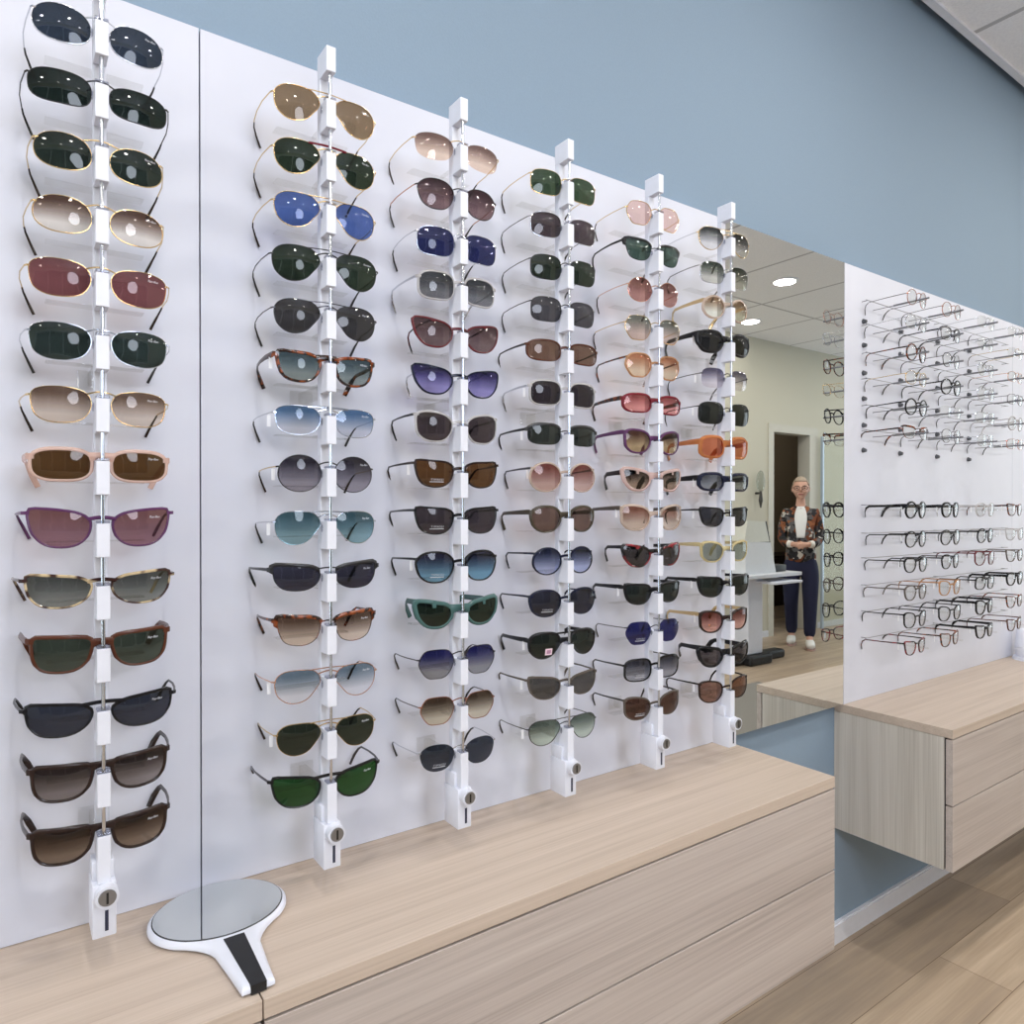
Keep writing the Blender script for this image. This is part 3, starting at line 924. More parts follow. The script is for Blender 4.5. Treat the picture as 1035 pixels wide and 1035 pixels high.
# rows: shape, frame colour, kind, lens top, lens bottom, look for the label, extras
RB = 'Ray-Ban'
LT = 'TIMASSI'
SUN = [
 [('oval', 'silver', 'wire', (44, 52, 62), None, 'silver-rimmed oval sunglasses with blue-grey lenses', dict(sc=1.02)),
  ('rect', 'blackwire', 'wire', (32, 40, 36), None, 'black narrow wraparound sunglasses with dark green lenses', dict(brow=None, temple='black', sc=1.02)),
  ('oval', 'gold', 'wire', (40, 48, 42), None, 'gold-rimmed oval sunglasses with dark green lenses', {}),
  ('oval', 'gold', 'wire', (88, 62, 48), (214, 200, 186), 'gold-rimmed oval sunglasses with brown fading lenses', dict(sc=1.02)),
  ('softrect', 'gold', 'wire', (112, 66, 66), None, 'gold-rimmed sunglasses with rose-red brown lenses', dict(sc=1.06)),
  ('softrect', 'silver', 'wire', (44, 54, 50), None, 'thin silver sunglasses with squarish dark green lenses', dict(sc=1.06)),
  ('softrect', 'gold', 'wire', (98, 76, 60), (200, 184, 166), 'thin gold sunglasses with squarish brown fading lenses', dict(sc=1.04)),
  ('rect', 'peach', 'acetate', (84, 58, 30), None, 'translucent peach sunglasses with narrow brown lenses', dict(sc=1.0)),
  ('rounded', 'plum', 'thin', (118, 78, 74), (142, 104, 112), 'purple sunglasses with rounded rose-brown lenses', dict(sc=1.03)),
  ('slim', 'paletortoise', 'thin', (72, 74, 68), (124, 128, 120), 'pale tortoiseshell sunglasses with grey-green lenses', dict(sc=1.05)),
  ('flattop', 'brown', 'acetate', (58, 66, 54), (70, 78, 66), 'reddish brown rectangular sunglasses with grey-green lenses', dict(sc=1.01)),
  ('slim', 'black', 'thin', (56, 60, 70), None, 'black slim sunglasses with plain slate grey lenses', dict(sc=1.06)),
  ('flattop', 'darkbrown', 'acetate', (52, 42, 38), (132, 122, 116), 'dark brown rectangular sunglasses with grey-brown fading lenses', dict(sc=1.0)),
  ('flattop', 'darkbrown', 'acetate', (50, 36, 28), (122, 102, 82), 'brown-black rectangular sunglasses with warm brown fading lenses', dict(sc=1.0))],
 [('aviator', 'gold', 'wire', (118, 98, 72), None, 'gold aviator sunglasses with bronze lenses', {}),
  ('aviator', 'gold', 'wire', (40, 50, 38), None, 'gold aviator sunglasses with dark green lenses and red brow bar', dict(brow='red')),
  ('aviator', 'gold', 'wire', (68, 92, 148), None, 'gold aviator sunglasses with bright blue lenses', {}),
  ('aviator', 'blackwire', 'wire', (44, 54, 42), None, 'black aviator sunglasses with dark green lenses', dict(sc=1.04)),
  ('aviator', 'gunmetal', 'wire', (60, 58, 57), None, 'gunmetal aviator sunglasses with dark grey lenses', dict(temple='blackwire')),
  ('trapeze', 'tortoise', 'acetate', (60, 78, 82), (128, 138, 132), 'tortoiseshell trapezoid-framed sunglasses with grey-green lenses', dict(tagcard=True, sc=.97)),
  ('softrect', 'silver', 'wire', (72, 106, 140), (188, 190, 196), 'silver sunglasses with squarish blue fading lenses', dict(tagcard=True, brow='silver')),
  ('round', 'blackwire', 'wire', (48, 44, 52), (142, 136, 142), 'black round-lens sunglasses with grey-violet fading lenses', dict(temple='gold', tagcard=True, sc=1.1)),
  ('aviator', 'silver', 'wire', (60, 88, 94), (122, 156, 160), 'silver aviator sunglasses with teal blue lenses', dict(tagcard=True)),
  ('slim', 'blackwire', 'halfrim', (56, 55, 66), None, 'black half-rim sunglasses with squarish grey lenses', dict(temple='black', sc=1.0)),
  ('trapeze', 'tortoise', 'halfrim', (90, 68, 52), (204, 184, 160), 'tortoiseshell brow-line sunglasses with brown fading lenses', dict(sc=1.0)),
  ('aviator', 'rosegold', 'wire', (104, 122, 132), (208, 212, 216), 'rose gold aviator sunglasses with pale grey-blue fading lenses', dict(tagcard=True)),
  ('aviator', 'gold', 'wire', (46, 52, 40), None, 'slim gold aviator sunglasses with olive-dark lenses', dict(tagcard=True, sc=.96)),
  ('rounded', 'black', 'thin', (34, 76, 34), None, 'thin black rounded sunglasses with vivid green lenses', dict(sc=1.0, temple='gunmetal'))],
 [('softrect', 'gold', 'rimless', (104, 80, 70), (204, 180, 158), 'rimless gold-templed sunglasses with brown fading lenses', {}),
  ('panto', 'blackwire', 'wire', (58, 40, 42), (116, 92, 92), 'dark wire sunglasses with rounded purple-brown lenses', dict(temple='copper', sc=1.05)),
  ('square', 'silver', 'wire', (42, 46, 84), None, 'silver sunglasses with square navy blue lenses', dict(sc=1.05)),
  ('square', 'clear', 'thin', (54, 56, 58), (112, 112, 112), 'clear-framed sunglasses with square grey lenses', dict(temple='silver')),
  ('cat', 'burgundy', 'thin', (82, 58, 58), (112, 92, 90), 'burgundy cat-eye sunglasses with brown lenses', dict(temple='redblack', sc=1.05)),
  ('cat', 'navy', 'thin', (44, 38, 80), (142, 134, 184), 'dark blue cat-eye sunglasses with violet fading lenses', dict(temple='silver', sc=1.05)),
  ('butterfly', 'clear', 'thin', (70, 60, 60), None, 'transparent grey-framed sunglasses with rounded grey-brown lenses', dict(temple='black')),
  ('trapeze', 'darkbrown', 'thin', (94, 62, 32), None, 'dark brown thin-framed sunglasses with amber-brown lettered lenses', dict(decal=LT, tagcard=True)),
  ('trapeze', 'black', 'thin', (68, 60, 62), None, 'thin black sunglasses with square grey-brown lenses', dict(decal=LT)),
  ('panto', 'black', 'thin', (50, 50, 66), (104, 152, 172), 'black sunglasses with rounded blue fading lettered lenses', dict(decal=LT, tagcard=True, sc=1.08)),
  ('cat', 'teal', 'thick', (36, 46, 36), None, 'chunky teal green sunglasses with dark green lenses', dict(sc=.97)),
  ('hex', 'gunmetal', 'wire', (38, 38, 88), (140, 140, 140), 'gunmetal sunglasses with angular navy fading lenses', dict(sc=1.05)),
  ('hex', 'copper', 'wire', (70, 54, 40), (194, 184, 158), 'copper wire sunglasses with hexagonal brown fading lenses', dict(temple='gunmetal')),
  ('panto', 'silver', 'rimless', (52, 58, 68), None, 'rimless silver sunglasses with rounded blue-grey lettered lenses', dict(decal=LT))],
 [('square', 'gold', 'wire', (52, 68, 48), None, 'thin gold sunglasses with square green lenses', {}),
  ('square', 'silver', 'wire', (70, 60, 62), None, 'thin silver sunglasses with square plum-brown lenses', dict(temple='gunmetal')),
  ('square', 'gunmetal', 'wire', (46, 54, 44), None, 'thin gunmetal sunglasses with square green-black lenses', {}),
  ('square', 'blackwire', 'wire', (76, 74, 76), None, 'thin black sunglasses with squarish mid-grey lenses', {}),
  ('rect', 'brown', 'thin', (114, 86, 68), None, 'brown-framed sunglasses with narrow brown lenses', dict(temple='blackwire', sc=.95)),
  ('square', 'clear', 'thin', (56, 50, 53), None, 'clear-framed sunglasses with dark grey lenses and white tag', dict(temple='silver', tagcard=True)),
  ('rect', 'blackwire', 'halfrim', (56, 60, 54), None, 'black half-rim sunglasses with rectangular green-grey lenses', dict(temple='black', tagcard=True, sc=.95)),
  ('round', 'clearbeige', 'thin', (118, 62, 52), (200, 166, 150), 'thin rose-beige sunglasses with round red-brown fading lenses', dict(temple='gunmetal', tagcard=True, sc=1.06)),
  ('panto', 'olive', 'acetate', (112, 88, 76), None, 'dark olive rounded sunglasses with flat brown lenses', dict(sc=1.0)),
  ('round', 'navy', 'thin', (40, 44, 64), (162, 172, 202), 'navy sunglasses with small round blue fading lenses', dict(sc=.98)),
  ('panto', 'navy', 'thin', (50, 50, 58), None, 'navy sunglasses with rounded dark grey lettered lenses', dict(decal=LT, sc=1.04)),
  ('aviator', 'black', 'acetate', (42, 48, 42), None, 'black double-bridge sunglasses with a square pink sticker', dict(sticker=True, tagcard=True, sc=.93)),
  ('rounded', 'greybrown', 'thin', (84, 81, 76), None, 'grey-brown sunglasses with wide flat grey lenses', dict(tagcard=True, sc=.9)),
  ('aviator', 'gunmetal', 'wire', (90, 102, 90), (176, 188, 170), 'gunmetal aviator sunglasses with pale green fading lenses', dict(tagcard=True, sc=.95))],
 [('hex', 'gold', 'wire', (196, 168, 158), None, 'thin gold sunglasses with pale pink hexagonal lenses', {}),
  ('trapeze', 'black', 'halfrim', (62, 82, 72), None, 'black brow-line sunglasses with green lenses', dict(sc=.95)),
  ('round', 'rosegold', 'wire', (120, 76, 66), (166, 120, 108), 'rose gold sunglasses with small round brown-red lenses', dict(sc=.98)),
  ('hex', 'gold', 'wire', (104, 108, 96), (192, 168, 152), 'gold sunglasses with six-sided green-to-pink fading lenses', dict(sc=1.06)),
  ('hex', 'honey', 'thin', (172, 110, 70), (220, 186, 152), 'honey-coloured sunglasses with orange-brown lenses', dict(temple='tortoise')),
  ('rect', 'red', 'acetate', (144, 72, 68), (208, 136, 126), 'red rectangular sunglasses with red-brown lenses', dict(temple='tortoise', sc=.93)),
  ('butterfly', 'plum', 'acetate', (76, 50, 38), (180, 158, 112), 'purple angular sunglasses with brown fading lenses', dict(sc=.95)),
  ('cat', 'pink', 'thick', (48, 38, 32), (158, 136, 112), 'pink-beige cat-eye sunglasses with dark brown fading lenses', dict(temple='darkbrown', tagcard=True, sc=.95)),
  ('butterfly', 'clearbeige', 'acetate', (128, 80, 60), (210, 190, 168), 'translucent beige butterfly-shaped sunglasses with brown fading lenses', dict(temple='greybrown', tagcard=True, sc=1.04)),
  ('cat', 'redblack', 'acetate', (70, 65, 63), None, 'black and red cat-eye sunglasses with grey lenses', dict(temple='black')),
  ('trapeze', 'black', 'acetate', (44, 50, 47), None, 'glossy black trapezoid-framed sunglasses with dark green-grey lenses', dict(tagcard=True, sc=.93)),
  ('hex', 'gunmetal', 'rimless', (42, 44, 96), None, 'rimless sunglasses with navy blue lettered lenses', dict(decal=LT, sc=1.04)),
  ('square', 'black', 'thin', (58, 58, 66), (148, 150, 154), 'blue-black sunglasses with square grey fading lettered lenses', dict(decal=LT, temple='blackwire')),
  ('butterfly', 'greybrown', 'thin', (82, 56, 44), None, 'thin brown sunglasses with rounded dark brown lettered lenses', dict(decal=LT, temple='blackwire', sc=.95))],
 [('aviator', 'gold', 'wire', (52, 54, 52), (188, 188, 186), 'gold aviator sunglasses with grey fading lenses', dict(temple='silver')),
  ('square', 'silver', 'wire', (54, 62, 52), (178, 178, 166), 'silver sunglasses with square green-grey fading lenses', dict(temple='gunmetal', sc=1.05)),
  ('round', 'clearbeige', 'acetate', (134, 104, 74), (224, 208, 188), 'translucent gold-beige round sunglasses with light brown lenses', dict(temple='gold', sc=.95)),
  ('shield', 'black', 'thick', (40, 40, 40), None, 'bulky black wraparound sunglasses with black lenses', dict(sc=.96, tagcard=True)),
  ('square', 'gunmetal', 'rimless', (88, 84, 106), (196, 190, 194), 'rimless sunglasses with square violet-grey fading lenses', dict(tagcard=True)),
  ('square', 'blackwire', 'wire', (42, 44, 40), None, 'black wire sunglasses with square black-green lenses', dict(sc=1.1, tagcard=True)),
  ('square', 'amber', 'thick', (178, 100, 62), None, 'orange amber square sunglasses with orange lenses', dict(sc=.98, temple='amber')),
  ('rect', 'navy', 'thick', (84, 88, 92), (132, 136, 140), 'dark navy rectangular sunglasses with light grey lenses', dict(temple='black', tagcard=True, sc=.9)),
  ('trapeze', 'black', 'thin', (60, 60, 63), None, 'thin black square sunglasses with plain grey lenses', dict(temple='blackwire', tagcard=True, sc=.95)),
  ('butterfly', 'clearyellow', 'acetate', (128, 134, 124), None, 'translucent pale yellow sunglasses with grey-green lenses', dict(sc=.9)),
  ('trapeze', 'black', 'acetate', (46, 52, 46), None, 'black trapezoid-framed sunglasses with dark green lenses', dict(tagcard=True)),
  ('butterfly', 'darkbrown', 'acetate', (104, 54, 46), (196, 146, 130), 'dark brown butterfly-shaped sunglasses with red-brown fading lenses', dict(temple='gold', tagcard=True, sc=.96)),
  ('cat', 'black', 'thick', (80, 73, 73), None, 'chunky black cat-eye sunglasses with grey-brown lenses', dict(sc=.95)),
  ('butterfly', 'darkbrown', 'thin', (126, 92, 76), None, 'dark brown sunglasses with rounded light brown lenses', dict(temple='black', tagcard=True, sc=.98))],
]
ROWN = ['top row', 'second row', 'third row', 'fourth row', 'fifth row', 'sixth row', 'seventh row', 'eighth row', 'ninth row', 'tenth row', 'eleventh row',
        'twelfth row', 'thirteenth row', 'bottom row']
for i in range(6):
    for k, (sh, fr, kd, lt, lb, look, ex) in enumerate(SUN[i]):
        ex = dict(ex)
        sc = ex.pop('sc', 1.0) * (1.06 if kd in ('wire', 'rimless') else 1.045 if kd in ('thin', 'halfrim') else 1.02)
        words = '%s, %s of %s rod' % (look, ROWN[k], NTH[i])
        if i < 2 and not (i == 0 and k == 1):
            ex.setdefault('logo', RB)
        spectacles('sunglasses', words, 'sunglasses', (RODX[i], -.128, rowz(k) + .0015), sh, fr, kd, lensmat(lt, lb),
                   'sunglasses on the %s rod' % NTH[i], sc=sc, wx=(1.04, 1.10, 1.13, 1.14, 1.15, 1.16)[i],
                   rz=math.radians((0, -3, -4, -5, -5, -5)[i] + random.uniform(-1.2, 1.2)), zw=(-.015, -.013, -.012, -.009, -.008, -.008)[i],
                   za=((-.011, -.012, -.007, -.007, -.006, -.006)[i] - (.003 if i < 2 and k > 10 else 0)), **ex)

# ------------------------------------------------------------------ spectacles on the right panel
OX = [2.227, 2.452, 2.707, 2.954]
OZ = [1.962, 1.887, 1.799, 1.718, 1.634, 1.555, 1.320, 1.231, 1.153, 1.068, .985, .901]
OZ = [1.328 + (z - 1.328) * .979 for z in OZ]
OPT = [
 [('round', 'copper', 'wire', 'thin bronze round spectacles'), ('round', 'copper', 'wire', 'thin brown round spectacles'), ('square', 'silver', 'rimless', 'pale rimless spectacles'), ('softrect', 'silver', 'rimless', 'faint silver rimless spectacles')],
 [('oval', 'silver', 'wire', 'thin silver oval spectacles'), ('softrect', 'gunmetal', 'halfrim', 'grey half-rim spectacles'), ('softrect', 'gunmetal', 'rimless', 'dark-templed rimless spectacles'), ('rect', 'gold', 'rimless', 'gold-templed rimless spectacles')],
 [('round', 'tortoise', 'thin', 'dark red-brown round spectacles'), ('panto', 'blackwire', 'wire', 'black wire panto spectacles'), ('panto', 'silver', 'wire', 'silver wire panto spectacles'), ('rect', 'rosegold', 'wire', 'rose gold narrow spectacles')],
 [('oval', 'gold', 'wire', 'pale gold oval spectacles'), ('round', 'black', 'thin', 'black round spectacles'), ('round', 'silver', 'wire', 'silver round spectacles'), ('rect', 'gunmetal', 'wire', 'gunmetal narrow spectacles')],
 [('round', 'black', 'thin', 'bold black round spectacles'), ('rect', 'gunmetal', 'rimless', 'grey-templed rimless spectacles'), ('rect', 'silver', 'wire', 'silver narrow spectacles'), ('round', 'clear', 'thin', 'clear-rimmed round spectacles')],
 [('slim', 'tortoise', 'halfrim', 'dark half-rim spectacles with red-brown tips'), ('panto', 'gunmetal', 'wire', 'gunmetal panto spectacles'), ('oval', 'silver', 'wire', 'silver oval wire spectacles'), ('rect', 'copper', 'wire', 'copper narrow spectacles')],
 [('round', 'black', 'acetate', 'bold black round-eyed spectacles'), ('panto', 'black', 'acetate', 'black panto spectacles'), ('panto', 'clear', 'thin', 'grey translucent panto spectacles'), ('trapeze', 'tortoise', 'thin', 'red-brown squarish spectacles')],
 [('round', 'black', 'thin', 'slim black round spectacles'), ('round', 'blackwire', 'thin', 'black fine-rimmed round spectacles'), ('round', 'black', 'thin', 'dark round spectacles'), ('trapeze', 'clear', 'thin', 'clear squarish spectacles')],
 [('panto', 'black', 'thin', 'black fine-rimmed panto spectacles'), ('panto', 'black', 'thin', 'dark panto spectacles'), ('butterfly', 'burgundy', 'thin', 'burgundy rounded spectacles'), ('trapeze', 'greybrown', 'thin', 'grey-brown squarish spectacles')],
 [('panto', 'greybrown', 'thin', 'brown-grey panto spectacles'), ('butterfly', 'honey', 'thin', 'honey-toned rounded spectacles'), ('square', 'black', 'thin', 'black square spectacles'), ('panto', 'black', 'acetate', 'black rounded spectacles')],
 [('butterfly', 'black', 'thin', 'black rounded spectacles with dark temples'), ('butterfly', 'black', 'thin', 'dark rounded spectacles'), ('butterfly', 'black', 'acetate', 'glossy black rounded spectacles'), ('trapeze', 'tortoise', 'thin', 'tortoiseshell squarish spectacles')],
 [('trapeze', 'redblack', 'thin', 'red and black spectacles'), ('trapeze', 'tortoise', 'thin', 'brown-orange squarish spectacles'), ('trapeze', 'black', 'acetate', 'bold black squarish spectacles'), ('trapeze', 'brown', 'thin', 'red-brown square spectacles')],
]
CN = ['nearest the mirror', 'second from the mirror', 'third from the mirror', 'fourth from the mirror']
RN = ['top row', 'second row', 'third row', 'fourth row', 'fifth row', 'sixth row', 'seventh row', 'eighth row', 'ninth row', 'tenth row', 'eleventh row', 'bottom row']
for r in range(12):
    zb = OZ[r] + .006
    rail = thing('spectacle_rail', 'thin wire rail with grey pegs on white panel, %s' % RN[r], 'display rail', (2.7, -.001, zb), group='wire rails on the right panel')
    up = r < 6
    bm = bmesh.new()
    cyl(bm, (2.15 - 2.7, -.018, .012), (3.20 - 2.7, -.018, .012), .0012, n=8)
    for xx in (2.16, 2.63, 3.19):
        cyl(bm, (xx - 2.7, -.018, .012), (xx - 2.7, .001, .012), .0012, n=6)
    obj('wire', bm, plain('rail_wire_grey', (140, 142, 148), .35, .6), rail)
    for c, x in enumerate(OX):
        bm = bmesh.new()
        cyl(bm, (x - 2.7, -.166, -.004), (x - 2.7, -.062, -.004), .0030, n=10)
        cyl(bm, (x - 2.7, -.0625, -.004), (x - 2.7, .001, -.004), .0012, n=8)
        obj('peg', bm, plain('peg_grey', (120, 122, 128), .4) if up else M_ACRYL, rail)
        if up:
            bm = bmesh.new()
            cyl(bm, (x - 2.7 - .06, -.010, -.050), (x - 2.7 - .06, .001, -.048), .0050, .0085, n=14)
            obj('stud', bm, plain('stud_dark', (70, 72, 78), .4), rail)
    for c, x in enumerate(OX):
        sh, fr, kd, look = OPT[r][c]
        spectacles('spectacles', '%s, %s on the right panel, %s' % (look, RN[r], CN[c]), 'spectacles', (x, -.140, zb + (.011 if kd in ('wire', 'rimless') else .006)), sh, fr, kd, M_DEMO,
                   'clear-lens spectacles on the right panel', tagcard=(not up) or (r, c) in ((2, 0), (3, 3), (5, 3)), sc=.95,
                   temple={'copper': 'gunmetal'}.get(fr), rz=random.uniform(-.06, .06), tlen=.108)

# small white stand at the right edge of the right worktop
o = thing('acrylic_stand', 'white rounded stand on the worktop at the right edge', 'display stand', (3.28, -.085, ZW))
bm = bmesh.new()
cyl(bm, (0, 0, .0005), (0, 0, .012), .075, .070, 40)
obj('base', bm, M_WHITE, o)
bm = bmesh.new()
cyl(bm, (0, 0, .0125), (0, .02, .055), .062, .050, 40); cyl(bm, (0, .02, .0552), (0, .045, .12), .050, .020, 40)
obj('holder', bm, M_WHITE, o)

# ------------------------------------------------------------------ what the mirror shows: instrument table, lamp, cabinet, mat, door
o = thing('instrument_table', 'white instrument table with black foot seen in the mirror', 'table', (5.26, -2.66, 0))
obj('table_top', B(-.40, .40, -.20, .22, .745, .775, bev=.004), plain('table_grey_white', (214, 216, 222), .4), o, smooth=False)
obj('keyboard_tray', B(-.05, .33, .00, .27, .69, .71, bev=.003), M_WHITE, o, smooth=False)
obj('column', B(-.16, .04, -.10, .08, .085, .744, bev=.01), M_WHITE, o, smooth=False)
bm = bmesh.new()
box(bm, -.20, .10, -.16, .14, .0, .085, bev=.02)
box(bm, .05, .40, -.06, .06, .0, .075, bev=.02)
box(bm, -.40, -.15, -.06, .06, .0, .075, bev=.02)
obj('foot', bm, M_BLACK, o, smooth=False)
o = thing('eye_test_instrument', 'grey-white eye testing instrument on the table in the mirror', 'optical instrument', (5.2, -2.64, .7755))
bm = bmesh.new()
def prism(bm, prof, y0, y1):
    a = [bm.verts.new((x, y0, z)) for x, z in prof]; b = [bm.verts.new((x, y1, z)) for x, z in prof]
    for k in range(len(prof)):
        bm.faces.new((a[k], a[(k + 1) % len(a)], b[(k + 1) % len(a)], b[k]))
    bm.faces.new(b); bm.faces.new(a[::-1])
prism(bm, [(-.22, 0), (.20, 0), (.12, .26), (-.22, .27)], -.12, .12)
obj('body', bm, plain('instrument_white', (222, 224, 228), .4), o, smooth=False)
bm = bmesh.new(); prism(bm, [(-.22, .272), (.12, .265), (.06, .44), (-.18, .45)], -.11, .11)
obj('head', bm, plain('instrument_cream', (214, 214, 204), .4), o, smooth=False)
bm = bmesh.new(); prism(bm, [(.125, .25), (.148, .25), (.095, .44), (.065, .44)], -.10, .10)
obj('screen', bm, plain('instrument_dark', (48, 52, 54), .3), o, smooth=False)
bm = bmesh.new(); box(bm, .21, .38, -.06, .10, 0.0, .06, bev=.008); cyl(bm, (.29, .0, .05), (.30, .0, .14), .012, .016, 14)
obj('joystick', bm, plain('joystick_grey', (62, 64, 66), .5), o)
o = thing('wall_lamp', 'small oval glass lamp on dark bracket, seen in the mirror', 'wall lamp', (6.22, YO, 1.5))
bm = bmesh.new()
for k in range(16):
    pass
bmesh.ops.create_uvsphere(bm, u_segments=16, v_segments=12, radius=1)
for v in bm.verts:
    v.co = Vector((v.co.x * .055, v.co.y * .035 + .06, v.co.z * .11 + .10))
obj('glass_shade', bm, seethrough('lamp_glass', (.8, .82, .8), None), o)
bm = bmesh.new(); cyl(bm, (0, 0.001, -.02), (0, .06, -.02), .012); cyl(bm, (0, .06, -.10), (0, .06, 0.0), .022, .012); cyl(bm, (0, .06, -.17), (0, .06, -.10), .005, .02)
obj('bracket', bm, plain('bracket_dark', (60, 58, 56), .4), o)
o = thing('storage_cabinet', 'dark cabinet in the back room behind the person in the mirror', 'cabinet', (9.2, -4.9, 0))
obj('carcass', B(-1.0, 1.0, -.28, .25, 0.0, .68, bev=.004), plain('dark_cabinet', (42, 34, 32), .5), o, smooth=False)
for k in range(4):
    obj('door', B(-.98 + .49 * k, -.51 + .49 * k, .251, .268, .06, .65, bev=.002), plain('dark_cabinet_door', (50, 40, 36), .45), o, smooth=False)
tag(obj('floor_mat', B(3.3, 4.66, -2.17, -.75, .0005, .009, bev=.003), plain('mat_grey', (128, 124, 118), .95, bump=(.5, 300)), smooth=False), 'flat grey floor mat seen low in the mirror', 'mat')
o = thing('glass_door', 'pale glass door beside the doorway seen in the mirror', 'door', (7.75, YO + .05, 0))
obj('leaf', B(-.40, .40, -.006, .006, .012, 2.10), seethrough('door_glass', (.95, .955, .93), None, refl=.35), o, smooth=False)
bm = bmesh.new(); box(bm, -.425, -.401, -.014, .014, .0, 2.12); box(bm, .401, .425, -.014, .014, .0, 2.12)
obj('edge_frame', bm, plain('door_edge_blue_grey', (176, 190, 204), .3, .4), o, smooth=False)

# ------------------------------------------------------------------ person (seen in the mirror)
def skin_mesh(verts, edges, radii, level=1):
    me = bpy.data.meshes.new('tmp')
    me.from_pydata(verts, edges, [])
    ob = link(bpy.data.objects.new('tmp', me))
    md = ob.modifiers.new('s', 'SKIN')
    md.use_smooth_shade = True
    for i, r in enumerate(radii):
        sv = me.skin_vertices[0].data[i]
        sv.radius = r if isinstance(r, tuple) else (r, r)
        sv.use_root = (i == 0)
    sb = ob.modifiers.new('u', 'SUBSURF'); sb.levels = level; sb.render_levels = level
    dg = bpy.context.evaluated_depsgraph_get()
    res = bpy.data.meshes.new_from_object(ob.evaluated_get(dg))
    bpy.data.objects.remove(ob)
    bpy.data.meshes.remove(me)
    return res

def chain(specs):
    V, E, R = [], [], []
    for ch in specs:
        prev = None
        for c in ch:
            if isinstance(c, int):
                prev = c
                continue
            V.append(c[0]); R.append(c[1])
            if prev is not None:
                E.append((prev, len(V) - 1))
            prev = len(V) - 1
    return V, E, R

